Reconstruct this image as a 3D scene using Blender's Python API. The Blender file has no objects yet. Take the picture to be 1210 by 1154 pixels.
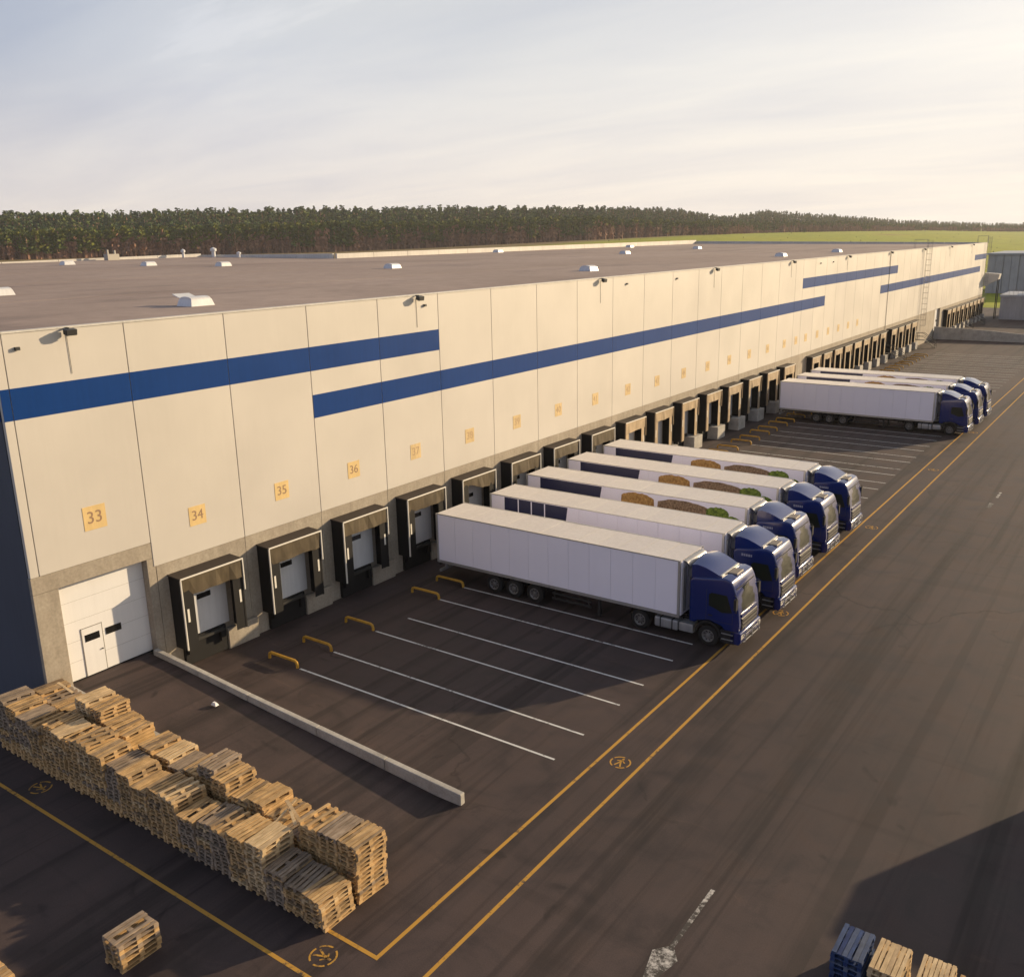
import bpy, bmesh, math, random
import numpy as np
from mathutils import Matrix, Vector

random.seed(7)
rng = np.random.default_rng(11)
PI = math.pi
C = bpy.context.scene.collection
scene = bpy.context.scene

# ------------------------------------------------------------------ camera
CAM = Vector((33.0757, 0.0, 18.15))
a, b, c = 0.623258, -0.264123, -0.020734
fw = Vector((-math.sin(a) * math.cos(b), math.cos(a) * math.cos(b), math.sin(b)))
rt = Vector((math.cos(a), math.sin(a), 0))
up = rt.cross(fw)
r2 = math.cos(c) * rt + math.sin(c) * up
u2 = -math.sin(c) * rt + math.cos(c) * up
cd = bpy.data.cameras.new('camera')
cam = bpy.data.objects.new('camera', cd)
C.objects.link(cam)
cd.sensor_fit = 'HORIZONTAL'
cd.sensor_width = 36.0
cd.lens = 36.0 * 1095.85 / 1210.0
cd.clip_start = 0.5
cd.clip_end = 12000
M = Matrix((r2, u2, -fw)).transposed().to_4x4()
M.translation = CAM
cam.matrix_world = M
scene.camera = cam

# ------------------------------------------------------------------ light
SUN_AZ = math.radians(28.0)      # from +Y towards +X
SUN_EL = math.radians(15.2)
sun_dir = Vector((math.sin(SUN_AZ) * math.cos(SUN_EL), math.cos(SUN_AZ) * math.cos(SUN_EL), math.sin(SUN_EL)))
sl = bpy.data.lights.new('sun', 'SUN')
sl.energy = 5.0
sl.angle = math.radians(0.8)
sl.color = (1.0, 0.77, 0.48)
so = bpy.data.objects.new('sun', sl)
C.objects.link(so)
so.rotation_euler = sun_dir.to_track_quat('Z', 'Y').to_euler()
so.location = (60, 60, 80)

vs = scene.view_settings
vs.view_transform = 'Standard'
vs.look = 'None'
vs.gamma = 1.0
vs.use_curve_mapping = False
vs.exposure = 0.45
scene.display_settings.display_device = 'sRGB'

world = bpy.data.worlds.new('World')
scene.world = world
world.use_nodes = True
nt = world.node_tree
nt.nodes.clear()
def wn(t, **k):
    n = nt.nodes.new(t)
    for q, v in k.items():
        setattr(n, q, v)
    return n
wout = wn('ShaderNodeOutputWorld')
bg = wn('ShaderNodeBackground')
bg.inputs['Strength'].default_value = 0.085
sky = wn('ShaderNodeTexSky', sky_type='NISHITA')
sky.sun_disc = False
sky.sun_elevation = SUN_EL
sky.sun_rotation = SUN_AZ
sky.air_density = 1.0
sky.dust_density = 2.5
sky.ozone_density = 1.0
# thin high cloud: the view direction projected on a flat layer, stretched noise
tc = wn('ShaderNodeTexCoord')
sep = wn('ShaderNodeSeparateXYZ')
nt.links.new(tc.outputs['Generated'], sep.inputs[0])
zadd = wn('ShaderNodeMath', operation='ADD'); zadd.inputs[1].default_value = 0.12
zmax = wn('ShaderNodeMath', operation='MAXIMUM'); zmax.inputs[1].default_value = 0.0
nt.links.new(sep.outputs['Z'], zmax.inputs[0]); nt.links.new(zmax.outputs[0], zadd.inputs[0])
dx = wn('ShaderNodeMath', operation='DIVIDE'); dy = wn('ShaderNodeMath', operation='DIVIDE')
nt.links.new(sep.outputs['X'], dx.inputs[0]); nt.links.new(zadd.outputs[0], dx.inputs[1])
nt.links.new(sep.outputs['Y'], dy.inputs[0]); nt.links.new(zadd.outputs[0], dy.inputs[1])
comb = wn('ShaderNodeCombineXYZ')
nt.links.new(dx.outputs[0], comb.inputs[0]); nt.links.new(dy.outputs[0], comb.inputs[1])
mp = wn('ShaderNodeMapping')
mp.inputs['Rotation'].default_value = (0, 0, math.radians(-28))
mp.inputs['Scale'].default_value = (0.55, 1.5, 1.0)
mp.inputs['Location'].default_value = (1.3, 0.4, 0)
nt.links.new(comb.outputs[0], mp.inputs[0])
nz = wn('ShaderNodeTexNoise')
nz.inputs['Scale'].default_value = 0.9
nz.inputs['Detail'].default_value = 9
nz.inputs['Roughness'].default_value = 0.58
nz.inputs['Distortion'].default_value = 0.5
nt.links.new(mp.outputs[0], nz.inputs[0])
cr = wn('ShaderNodeValToRGB')
cr.color_ramp.elements[0].position = 0.36
cr.color_ramp.elements[0].color = (0.30, 0.30, 0.30, 1)
cr.color_ramp.elements[1].position = 0.66
cr.color_ramp.elements[1].color = (0.90, 0.90, 0.90, 1)
nt.links.new(nz.outputs['Fac'], cr.inputs[0])
# veil is thick towards the horizon, thin towards the zenith
zr = wn('ShaderNodeMapRange', interpolation_type='SMOOTHSTEP')
zr.inputs['From Min'].default_value = 0.02; zr.inputs['From Max'].default_value = 0.62
zr.inputs['To Min'].default_value = 0.97; zr.inputs['To Max'].default_value = 0.22
nt.links.new(sep.outputs['Z'], zr.inputs['Value'])
zc = wn('ShaderNodeMapRange', interpolation_type='SMOOTHSTEP')      # clouds thin out overhead
zc.inputs['From Min'].default_value = 0.22; zc.inputs['From Max'].default_value = 0.55
zc.inputs['To Min'].default_value = 1.0; zc.inputs['To Max'].default_value = 0.15
nt.links.new(sep.outputs['Z'], zc.inputs['Value'])
cth = wn('ShaderNodeMath', operation='MULTIPLY')
nt.links.new(cr.outputs[0], cth.inputs[0]); nt.links.new(zc.outputs[0], cth.inputs[1])
cmax = wn('ShaderNodeMath', operation='MAXIMUM')
nt.links.new(cth.outputs[0], cmax.inputs[0]); nt.links.new(zr.outputs[0], cmax.inputs[1])
# how bright the veil is: brighter and warmer towards the sun and the horizon
sd = wn('ShaderNodeVectorMath', operation='DOT_PRODUCT')
sd.inputs[1].default_value = sun_dir
nt.links.new(tc.outputs['Generated'], sd.inputs[0])
sr = wn('ShaderNodeMapRange')
sr.inputs['From Min'].default_value = -1.0; sr.inputs['From Max'].default_value = 1.0
nt.links.new(sd.outputs['Value'], sr.inputs['Value'])
def wramp(stops):
    r_ = wn('ShaderNodeValToRGB'); e = r_.color_ramp.elements
    while len(e) < len(stops): e.new(.5)
    for i_, (p_, c_) in enumerate(stops):
        e[i_].position = p_; e[i_].color = (c_[0] / 10, c_[1] / 10, c_[2] / 10, 1)
    nt.links.new(sr.outputs[0], r_.inputs[0])
    return r_.outputs[0]
hi_c = wramp([(0.0, (6.0, 6.1, 8.4)), (.5, (4.3, 4.7, 5.6)), (.60, (6.1, 6.3, 6.8)), (.73, (7.2, 7.15, 7.05)), (.92, (8.6, 8.2, 7.7))])
lo_c = wramp([(0.0, (8.0, 7.7, 9.6)), (.5, (7.6, 7.0, 6.5)), (.75, (8.2, 7.5, 6.8)), (.92, (8.7, 8.1, 7.2))])
zh = wn('ShaderNodeMapRange', interpolation_type='SMOOTHSTEP')
zh.inputs['From Min'].default_value = 0.0; zh.inputs['From Max'].default_value = 0.2
nt.links.new(sep.outputs['Z'], zh.inputs['Value'])
cc0 = wn('ShaderNodeMixRGB')
nt.links.new(zh.outputs[0], cc0.inputs[0]); nt.links.new(lo_c, cc0.inputs[1]); nt.links.new(hi_c, cc0.inputs[2])
cs_ = wn('ShaderNodeMixRGB', blend_type='MULTIPLY'); cs_.inputs[0].default_value = 1.0
nt.links.new(cc0.outputs[0], cs_.inputs[1])
dn = wn('ShaderNodeValToRGB')          # soft modelling inside the cloud sheet
dn.color_ramp.elements[0].position = .3; dn.color_ramp.elements[0].color = (8.6, 8.8, 9.5, 1)
dn.color_ramp.elements[1].position = .7; dn.color_ramp.elements[1].color = (10.8, 10.7, 10.5, 1)
nt.links.new(nz.outputs['Fac'], dn.inputs[0]); nt.links.new(dn.outputs[0], cs_.inputs[2])
cc = cs_
mx = wn('ShaderNodeMixRGB')
nt.links.new(cmax.outputs[0], mx.inputs[0])
nt.links.new(sky.outputs[0], mx.inputs[1])
nt.links.new(cc.outputs[0], mx.inputs[2])
nt.links.new(mx.outputs[0], bg.inputs['Color'])
nt.links.new(bg.outputs[0], wout.inputs['Surface'])

# ------------------------------------------------------------------ helpers
class MB:
    """collects boxes, prisms, tubes and lathes; build() links them as ONE mesh object"""
    def __init__(s):
        s.v = []; s.f = []; s.m = []
    def add(s, vs_, fs, mi=0):
        n = len(s.v)
        s.v += [tuple(p) for p in vs_]
        s.f += [tuple(i + n for i in f) for f in fs]
        s.m += [mi] * len(fs)
        return s
    def box(s, x0, x1, y0, y1, z0, z1, mi=0):
        return s.add([(x0, y0, z0), (x1, y0, z0), (x1, y1, z0), (x0, y1, z0), (x0, y0, z1), (x1, y0, z1), (x1, y1, z1), (x0, y1, z1)],
                     [(0, 3, 2, 1), (4, 5, 6, 7), (0, 1, 5, 4), (1, 2, 6, 5), (2, 3, 7, 6), (3, 0, 4, 7)], mi)
    def hexa(s, p, mi=0):      # 4 bottom + 4 top points
        return s.add(p, [(0, 3, 2, 1), (4, 5, 6, 7), (0, 1, 5, 4), (1, 2, 6, 5), (2, 3, 7, 6), (3, 0, 4, 7)], mi)
    def prism(s, poly, y0, y1, mi=0, axis='y'):
        n = len(poly)
        if axis == 'y':
            P = [(p[0], y0, p[1]) for p in poly] + [(p[0], y1, p[1]) for p in poly]
        elif axis == 'x':
            P = [(y0, p[0], p[1]) for p in poly] + [(y1, p[0], p[1]) for p in poly]
        else:
            P = [(p[0], p[1], y0) for p in poly] + [(p[0], p[1], y1) for p in poly]
        F = [tuple(range(n)), tuple(range(2 * n - 1, n - 1, -1))]
        F += [(i, i + n, (i + 1) % n + n, (i + 1) % n) for i in range(n)]
        return s.add(P, F, mi)
    def tube(s, pts, r, n=6, mi=0, cap=True):
        pts = [Vector(p) for p in pts]
        rings = []
        ref = None
        for i, p in enumerate(pts):
            t = (pts[min(i + 1, len(pts) - 1)] - pts[max(i - 1, 0)]).normalized()
            if ref is None:
                ref = Vector((0, 0, 1)) if abs(t.z) < .9 else Vector((1, 0, 0))
            e = (ref - t * ref.dot(t)).normalized()
            ref = e
            g = t.cross(e)
            rings.append([p + r * (math.cos(2 * PI * k / n) * e + math.sin(2 * PI * k / n) * g) for k in range(n)])
        V = [q for R in rings for q in R]
        F = []
        for i in range(len(pts) - 1):
            for k in range(n):
                F.append((i * n + k, i * n + (k + 1) % n, (i + 1) * n + (k + 1) % n, (i + 1) * n + k))
        if cap:
            F.append(tuple(range(n - 1, -1, -1)))
            F.append(tuple((len(pts) - 1) * n + k for k in range(n)))
        return s.add(V, F, mi)
    def lathe(s, prof, cx, cy, cz, n=24, mi=0, axis='y'):
        """prof: (offset along axis, radius)"""
        V = []
        for (o, r) in prof:
            for k in range(n):
                t = 2 * PI * k / n
                if axis == 'y':
                    V.append((cx + r * math.cos(t), cy + o, cz + r * math.sin(t)))
                elif axis == 'z':
                    V.append((cx + r * math.cos(t), cy + r * math.sin(t), cz + o))
        F = []
        for i in range(len(prof) - 1):
            for k in range(n):
                F.append((i * n + k, i * n + (k + 1) % n, (i + 1) * n + (k + 1) % n, (i + 1) * n + k))
        return s.add(V, F, mi)
    def mesh(s, name, mats, org=(0, 0, 0), smooth=False, bevel=0.0, seg=2):
        me = bpy.data.meshes.new(name)
        o = Vector(org)
        me.from_pydata([tuple(Vector(p) - o) for p in s.v], [], s.f)
        if not isinstance(mats, (list, tuple)):
            mats = [mats]
        for m_ in mats:
            me.materials.append(m_)
        me.polygons.foreach_set('material_index', s.m)
        bm = bmesh.new(); bm.from_mesh(me)
        bmesh.ops.recalc_face_normals(bm, faces=bm.faces)
        if bevel:
            ed = [e for e in bm.edges if len(e.link_faces) == 2 and e.calc_face_angle(0) > 0.5]
            bmesh.ops.bevel(bm, geom=ed, offset=bevel, segments=seg, profile=0.6, affect='EDGES', clamp_overlap=True)
        bm.to_mesh(me); bm.free()
        if smooth:
            me.polygons.foreach_set('use_smooth', [True] * len(me.polygons))
            try:
                me.set_sharp_from_angle(angle=math.radians(38))
            except Exception:
                pass
        return me
    def build(s, name, mats, parent=None, smooth=False, bevel=0.0, seg=2, org=None):
        if org is None:
            org = wpos(parent) if parent is not None else (0, 0, 0)
        me = s.mesh(name, mats, org, smooth, bevel, seg)
        return link(name, me, parent)

def wpos(o):
    p = Vector((0, 0, 0))
    while o is not None:
        p = p + Vector(o.location); o = o.parent
    return p
def link(name, data, parent=None, loc=(0, 0, 0)):
    o = bpy.data.objects.new(name, data)
    C.objects.link(o)
    o.parent = parent
    o.location = loc
    return o
def thing(name, label, cat, loc=(0, 0, 0), rz=0, group=None):
    o = bpy.data.objects.new(name, None)
    C.objects.link(o)
    o.empty_display_size = 0.3
    o.location = loc; o.rotation_euler = (0, 0, rz)
    o['label'] = label; o['category'] = cat
    if group: o['group'] = group
    return o
def tag(o, label, cat, group=None):
    o['label'] = label; o['category'] = cat
    if group: o['group'] = group
    return o
def kids():
    d = {}
    for o in bpy.data.objects:
        if o.parent: d.setdefault(o.parent, []).append(o)
    return d
def copy_tree(o, K, parent=None):
    c_ = o.copy(); C.objects.link(c_); c_.parent = parent
    for ch in K.get(o, []):
        copy_tree(ch, K, c_)
    return c_
def struct(o):
    o['kind'] = 'structure'; return o
def stuff(o):
    o['kind'] = 'stuff'; return o
ORD = ['zeroth', 'first', 'second', 'third', 'fourth', 'fifth', 'sixth', 'seventh', 'eighth', 'ninth', 'tenth', 'eleventh', 'twelfth', 'thirteenth',
       'fourteenth', 'fifteenth', 'sixteenth', 'seventeenth', 'eighteenth', 'nineteenth', 'twentieth', 'twenty-first', 'twenty-second', 'twenty-third']

# ------------------------------------------------------------------ materials
class NT:
    def __init__(s, name, rough=0.7, col=(.5, .5, .5), spec=0.5, metal=0.0):
        s.m = bpy.data.materials.new(name); s.m.use_nodes = True
        s.t = s.m.node_tree
        s.b = s.t.nodes['Principled BSDF']
        s.b.inputs['Roughness'].default_value = rough
        s.b.inputs['Base Color'].default_value = (*col, 1)
        s.b.inputs['Metallic'].default_value = metal
        s.b.inputs['Specular IOR Level'].default_value = spec
    def n(s, t, **k):
        q = s.t.nodes.new(t)
        for kk, v in k.items(): setattr(q, kk, v)
        return q
    def l(s, a_, b_): s.t.links.new(a_, b_)
    def coord(s, kind='Object', scale=(1, 1, 1), rot=(0, 0, 0)):
        if kind == 'World':
            o = s.n('ShaderNodeNewGeometry').outputs['Position']
        else:
            o = s.n('ShaderNodeTexCoord').outputs[kind]
        m_ = s.n('ShaderNodeMapping'); m_.inputs['Scale'].default_value = scale; m_.inputs['Rotation'].default_value = rot
        s.l(o, m_.inputs[0]); return m_.outputs[0]
    def noise(s, vec, scale=1, detail=4, rough=.55, dist=0):
        q = s.n('ShaderNodeTexNoise'); q.inputs['Scale'].default_value = scale; q.inputs['Detail'].default_value = detail
        q.inputs['Roughness'].default_value = rough; q.inputs['Distortion'].default_value = dist
        s.l(vec, q.inputs[0]); return q.outputs['Fac']
    def ramp(s, fac, stops):
        q = s.n('ShaderNodeValToRGB'); e = q.color_ramp.elements
        while len(e) < len(stops): e.new(.5)
        for i, (p, col) in enumerate(stops):
            e[i].position = p; e[i].color = (*col, 1) if len(col) == 3 else col
        s.l(fac, q.inputs[0]); return q.outputs[0]
    def mix(s, fac, A, B, mode='MIX'):
        q = s.n('ShaderNodeMixRGB', blend_type=mode)
        for i, v in ((0, fac), (1, A), (2, B)):
            if isinstance(v, (int, float)): q.inputs[i].default_value = v
            elif isinstance(v, tuple): q.inputs[i].default_value = (*v, 1)
            else: s.l(v, q.inputs[i])
        return q.outputs[0]
    def math(s, op, A, B=0.0):
        q = s.n('ShaderNodeMath', operation=op)
        for i, v in ((0, A), (1, B)):
            if isinstance(v, (int, float)): q.inputs[i].default_value = v
            else: s.l(v, q.inputs[i])
        return q.outputs[0]
    def base(s, col): s.l(col, s.b.inputs['Base Color'])
    def rough(s, o): s.l(o, s.b.inputs['Roughness'])
    def bump(s, h, strength=.3, dist=.02):
        q = s.n('ShaderNodeBump'); q.inputs['Strength'].default_value = strength; q.inputs['Distance'].default_value = dist
        s.l(h, q.inputs['Height']); s.l(q.outputs[0], s.b.inputs['Normal'])

def grime(name, col, amount=.12, rough=.6, spec=.4, scale=.7, metal=0, kind='World', streak=True):
    """a painted or sheet surface with soft dirt and faint vertical runs"""
    q = NT(name, rough, col, spec, metal)
    v = q.coord(kind)
    n1 = q.noise(v, scale, 6, .6)
    v2 = q.coord(kind, (6, 6, .35))
    n2 = q.noise(v2, 1.0, 5, .6)
    d1 = q.ramp(n1, [(.3, (1 - amount,) * 3), (.7, (1, 1, 1))])
    d2 = q.ramp(n2, [(.35, (1 - amount * (.8 if streak else .2),) * 3), (.62, (1, 1, 1))])
    oi = q.n('ShaderNodeObjectInfo')
    tone = q.ramp(oi.outputs['Random'], [(0, (1 - amount * .5, 1 - amount * .5, 1 - amount * .35)), (1, (1, 1, 1))])
    q.base(q.mix(1.0, q.mix(1.0, q.mix(1.0, col, tone, 'MULTIPLY'), d1, 'MULTIPLY'), d2, 'MULTIPLY'))
    q.rough(q.math('ADD', q.math('MULTIPLY', n1, .2), rough - .1))
    return q.m

mat = {}
mat['panel'] = grime('cream facade panel', (.60, .56, .50), .09, .46, .5, .25, streak=False)
mat['stripe'] = grime('blue painted stripe', (.004, .044, .20), .10, .5, .10, .5)
mat['joint'] = NT('joint sealant', .9, (.27, .23, .18)).m
mat['cap'] = grime('parapet flashing', (.66, .63, .57), .15, .45, .4, .5)
q = NT('concrete', .85, (.3, .28, .25), .25)
v = q.coord('World'); n1 = q.noise(v, .8, 7, .65); n2 = q.noise(v, 9, 5, .6); v3 = q.coord('World', (3, 3, .3)); n3 = q.noise(v3, 1, 4)
q.base(q.mix(1, q.mix(1, q.ramp(n1, [(.25, (.31, .265, .21)), (.75, (.42, .37, .30))]), q.ramp(n2, [(.3, (.82,) * 3), (.7, (1.08,) * 3)]), 'MULTIPLY'), q.ramp(n3, [(.3, (.86,) * 3), (.6, (1,) * 3)]), 'MULTIPLY'))
q.bump(n2, .25, .01); mat['concrete'] = q.m
q = NT('pale concrete', .85, (.4, .38, .35), .25)
v = q.coord('World'); n1 = q.noise(v, 1.2, 7, .65); n2 = q.noise(v, 12, 5, .6)
q.base(q.mix(1, q.ramp(n1, [(.25, (.30, .28, .25)), (.75, (.52, .49, .44))]), q.ramp(n2, [(.3, (.85,) * 3), (.7, (1.08,) * 3)]), 'MULTIPLY'))
q.bump(n2, .25, .01); mat['paleconcrete'] = q.m

# asphalt: broad patches, lanes worn by tyres along the building, fine speckle, a few sealed cracks
q = NT('asphalt', .78, (.05, .05, .05), .35)
v = q.coord('World')
n1 = q.noise(v, .045, 6, .6, .4); n2 = q.noise(v, .6, 8, .65, .6); n3 = q.noise(v, 26, 4, .7)
vl = q.coord('World', (.9, .035, 1)); n4 = q.noise(vl, 1, 5, .6, .5)
vx = q.coord('World', (.05, .8, 1), (0, 0, .25)); n5 = q.noise(vx, 1, 4, .55, .8)
colr = q.ramp(n1, [(.30, (.044, .031, .0295)), (.70, (.072, .050, .0465))])
colr = q.mix(1, colr, q.ramp(n2, [(.28, (.55,) * 3), (.50, (1,) * 3), (.72, (1.22, 1.20, 1.15))]), 'MULTIPLY')
colr = q.mix(1, colr, q.ramp(n4, [(.36, (.58,) * 3), (.47, (1,) * 3), (.70, (1.14,) * 3)]), 'MULTIPLY')
colr = q.mix(1, colr, q.ramp(n5, [(.30, (.82,) * 3), (.42, (1,) * 3)]), 'MULTIPLY')
colr = q.mix(1, colr, q.ramp(n3, [(.3, (.78,) * 3), (.7, (1.22,) * 3)]), 'MULTIPLY')
nw = q.n('ShaderNodeTexNoise'); nw.inputs['Scale'].default_value = .35; nw.inputs['Detail'].default_value = 5; q.l(v, nw.inputs[0])
vd = q.mix(1.0, v, q.mix(1.0, nw.outputs['Color'], (4.0, 4.0, 0.0), 'MULTIPLY'), 'ADD')
vd.node.use_clamp = False
vo = q.n('ShaderNodeTexVoronoi', feature='DISTANCE_TO_EDGE'); vo.inputs['Scale'].default_value = .06; q.l(vd, vo.inputs[0])
crk = q.ramp(vo.outputs['Distance'], [(.0, (.40,) * 3), (.0045, (1,) * 3)])
msk = q.ramp(q.noise(v, .05, 3), [(.45, (0, 0, 0)), (.6, (1, 1, 1))])
colr = q.mix(msk, colr, q.mix(1, colr, crk, 'MULTIPLY'))
st1 = q.noise(v, .55, 3, .5, 1.2)                      # oil drips and damp stains
colr = q.mix(1, colr, q.ramp(st1, [(.66, (1,) * 3), (.74, (.62,) * 3)]), 'MULTIPLY')
st2 = q.noise(q.coord('World', (.35, .9, 1), (0, 0, .6)), .8, 6, .7, 1.5)
colr = q.mix(1, colr, q.ramp(st2, [(.62, (1,) * 3), (.72, (1.35, 1.30, 1.22))]), 'MULTIPLY')
vt = q.coord('World', (1.6, .02, 1), (0, 0, .05)); tr_ = q.noise(vt, 1.0, 3, .5, .3)     # darker wheel tracks along the roadway
colr = q.mix(1, colr, q.ramp(tr_, [(.36, (.70,) * 3), (.42, (1,) * 3)]), 'MULTIPLY')
q.base(colr)
q.rough(q.ramp(n2, [(.3, (.62,) * 3), (.7, (.86,) * 3)]))
q.bump(n3, .35, .008); mat['asphalt'] = q.m

q = NT('roof membrane', .8, (.2, .17, .15), .3)
v = q.coord('World'); n1 = q.noise(v, .05, 6, .6); n2 = q.noise(v, .9, 6, .65)
vs1 = q.coord('World', (1, .02, 1)); w = q.n('ShaderNodeTexWave', wave_type='BANDS', bands_direction='X'); w.inputs['Scale'].default_value = .32; q.l(q.coord('World'), w.inputs[0])
colr = q.ramp(n1, [(.3, (.28, .212, .178)), (.7, (.365, .285, .245))])
colr = q.mix(1, colr, q.ramp(n2, [(.3, (.86,) * 3), (.7, (1.08,) * 3)]), 'MULTIPLY')
pd = q.noise(q.coord('World', (.5, .12, 1)), .35, 5, .6, .6)
colr = q.mix(1, colr, q.ramp(pd, [(.36, (.80, .80, .82)), (.46, (1,) * 3)]), 'MULTIPLY')
colr = q.mix(1, colr, q.ramp(w.outputs['Fac'], [(.0, (.9,) * 3), (.04, (1,) * 3)]), 'MULTIPLY')
q.base(colr); mat['roof'] = q.m

def paint(name, col, wear=.5, under=(.06, .052, .046)):
    q = NT(name, .7, col, .3)
    v = q.coord('World'); n1 = q.noise(v, 5, 8, .75); n2 = q.noise(v, .5, 3)
    f = q.math('ADD', n1, q.math('MULTIPLY', n2, .5))
    q.base(q.mix(q.ramp(f, [(wear - .05, (0, 0, 0)), (wear + .10, (1, 1, 1))]), under, col))
    return q.m
mat['white_line'] = paint('worn white road paint', (.62, .62, .60), .62)
mat['yellow_line'] = paint('worn yellow road paint', (.50, .27, .045), .60)
mat['white_arrow'] = paint('flaking white road paint', (.55, .52, .48), .76)

mat['trailer'] = grime('white trailer panel', (.87, .84, .93), .03, .42, .4, .6, streak=False)  # lavender tint puts blue skylight into the white
mat['trailer_roof'] = grime('trailer roof sheet', (.70, .66, .63), .12, .5, .4, .5)
mat['alu'] = grime('brushed aluminium trim', (.55, .54, .52), .15, .35, .5, 1, .6)
mat['silver'] = grime('silver painted metal', (.42, .42, .42), .2, .4, .5, 1, .4)
mat['rim'] = grime('dusty wheel rim', (.22, .21, .20), .3, .5, .5, 2, .4)
mat['blue'] = NT('deep blue cab paint', .20, (.0015, .014, .12), .5)
mat['blue'].b.inputs['Coat Weight'].default_value = .6; mat['blue'].b.inputs['Coat Roughness'].default_value = .08
mat['blue'] = mat['blue'].m
mat['black'] = NT('black plastic', .55, (.012, .012, .013), .4).m
mat['chassis'] = NT('dark chassis steel', .7, (.018, .017, .017), .4).m
mat['tyre'] = NT('tyre rubber', .85, (.016, .015, .015), .3).m
mat['glass'] = NT('dark cab glass', .06, (.014, .018, .012), .38).m
mat['lens'] = NT('headlight lens', .1, (.55, .52, .45), .7).m
mat['hatch'] = NT('sunroof hatch', .5, (.20, .17, .14), .4).m
mat['print_blue'] = NT('dark blue trailer print', .4, (.008, .012, .055), .5).m
def mottle(name, c1, c2, scale=9):
    q = NT(name, .6, c1, .3); v = q.coord('Object'); n1 = q.noise(v, scale, 8, .75, .4)
    q.base(q.ramp(n1, [(.36, c1), (.64, c2)])); return q.m
mat['print_straw'] = mottle('printed straw heap', (.22, .10, .02), (.60, .36, .12), 6)
mat['print_brown'] = mottle('printed brown heap', (.06, .03, .014), (.42, .29, .18), 9)
mat['print_green'] = mottle('printed green leaves', (.015, .045, .006), (.26, .36, .05), 6)
mat['lettering'] = NT('pale lettering', .5, (.30, .31, .40), .4).m
mat['tarp'] = grime('brown dock curtain', (.13, .098, .055), .3, .55, .4, 1.4)
mat['tarp_sunlit'] = grime('dusty sunlit dock curtain', (.54, .405, .25), .3, .6, .35, 1.4)  # dust, plus the far docks' sunlight put into the colour
mat['rubber'] = NT('black rubber', .75, (.012, .011, .011), .3).m
mat['shelter_roof'] = grime('shelter roof sheet', (.055, .042, .035), .3, .6, .3, 1)
mat['trim'] = NT('white edge trim', .5, (.70, .67, .60), .4).m
mat['door'] = grime('white sectional door', (.74, .73, .72), .04, .45, .4, .7)
mat['dock_door'] = grime('white dock door', (.70, .70, .70), .1, .5, .4, .7)
mat['window'] = NT('dark window', .12, (.012, .012, .012), .6).m
mat['steel'] = NT('dark steel', .55, (.05, .048, .045), .4, .4).m
mat['galv'] = NT('galvanised steel', .5, (.33, .31, .28), .5, .5).m
mat['yellow'] = grime('yellow painted steel', (.62, .34, .04), .25, .5, .4, 3)
mat['sign'] = grime('yellow number plate', (.76, .55, .25), .12, .55, .3, 2)
mat['sign_pale'] = grime('faded number plate', (.74, .55, .28), .2, .6, .3, 4)
mat['ink'] = NT('number ink', .6, (.30, .19, .12), .3).m
mat['ink_pale'] = NT('faded number ink', .6, (.40, .27, .16), .3).m
mat['skylight'] = grime('white skylight plastic', (.70, .70, .70), .12, .35, .5, 1)
mat['lamp'] = NT('lamp housing', .45, (.03, .03, .03), .5).m
mat['grey_wall'] = grime('grey cladding', (.43, .43, .45), .2, .6, .35, .3)
mat['grey_light'] = grime('pale grey flashing', (.45, .47, .50), .2, .5, .4, .3)
mat['shade_wall'] = grime('shaded end cladding', (.085, .095, .12), .12, .55, .35, .2)  # the end wall's shade is put into this dark base colour
mat['litter'] = NT('white litter', .7, (.7, .7, .7)).m
mat['bark'] = NT('bark', .9, (.10, .06, .04), .2).m

# wood, each board a little different (Object Info random)
def wood(name, stops, dirt=.35):
    q = NT(name, .8, (.4, .3, .2), .25)
    oi = q.n('ShaderNodeObjectInfo')
    v = q.coord('World', (11, 2.2, 24)); n1 = q.noise(v, 1.2, 6, .7, .3)
    v2 = q.coord('World'); n2 = q.noise(v2, 2.3, 4)
    colr = q.ramp(oi.outputs['Random'], stops)
    colr = q.mix(1, colr, q.ramp(n1, [(.28, (.62, .58, .55)), (.66, (1.08, 1.08, 1.08))]), 'MULTIPLY')
    colr = q.mix(1, colr, q.ramp(n2, [(.3, (1 - dirt,) * 3), (.6, (1,) * 3)]), 'MULTIPLY')
    q.base(colr); q.bump(n1, .4, .006)
    return q.m
mat['wood'] = wood('pallet wood', [(0, (.50, .32, .145)), (.3, (.68, .45, .21)), (.6, (.56, .375, .185)), (.85, (.40, .285, .165)), (1, (.27, .195, .125))])
mat['wood_grey'] = wood('weathered grey pallet wood', [(0, (.33, .25, .175)), (.5, (.40, .31, .225)), (1, (.27, .215, .165))])
mat['wood_fresh'] = wood('fresh pallet wood', [(0, (.62, .45, .25)), (.5, (.70, .53, .31)), (1, (.56, .41, .24))], .2)
mat['wood_blue'] = wood('blue painted pallet wood', [(0, (.015, .035, .13)), (.5, (.045, .08, .19)), (1, (.13, .15, .19))], .35)

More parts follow.
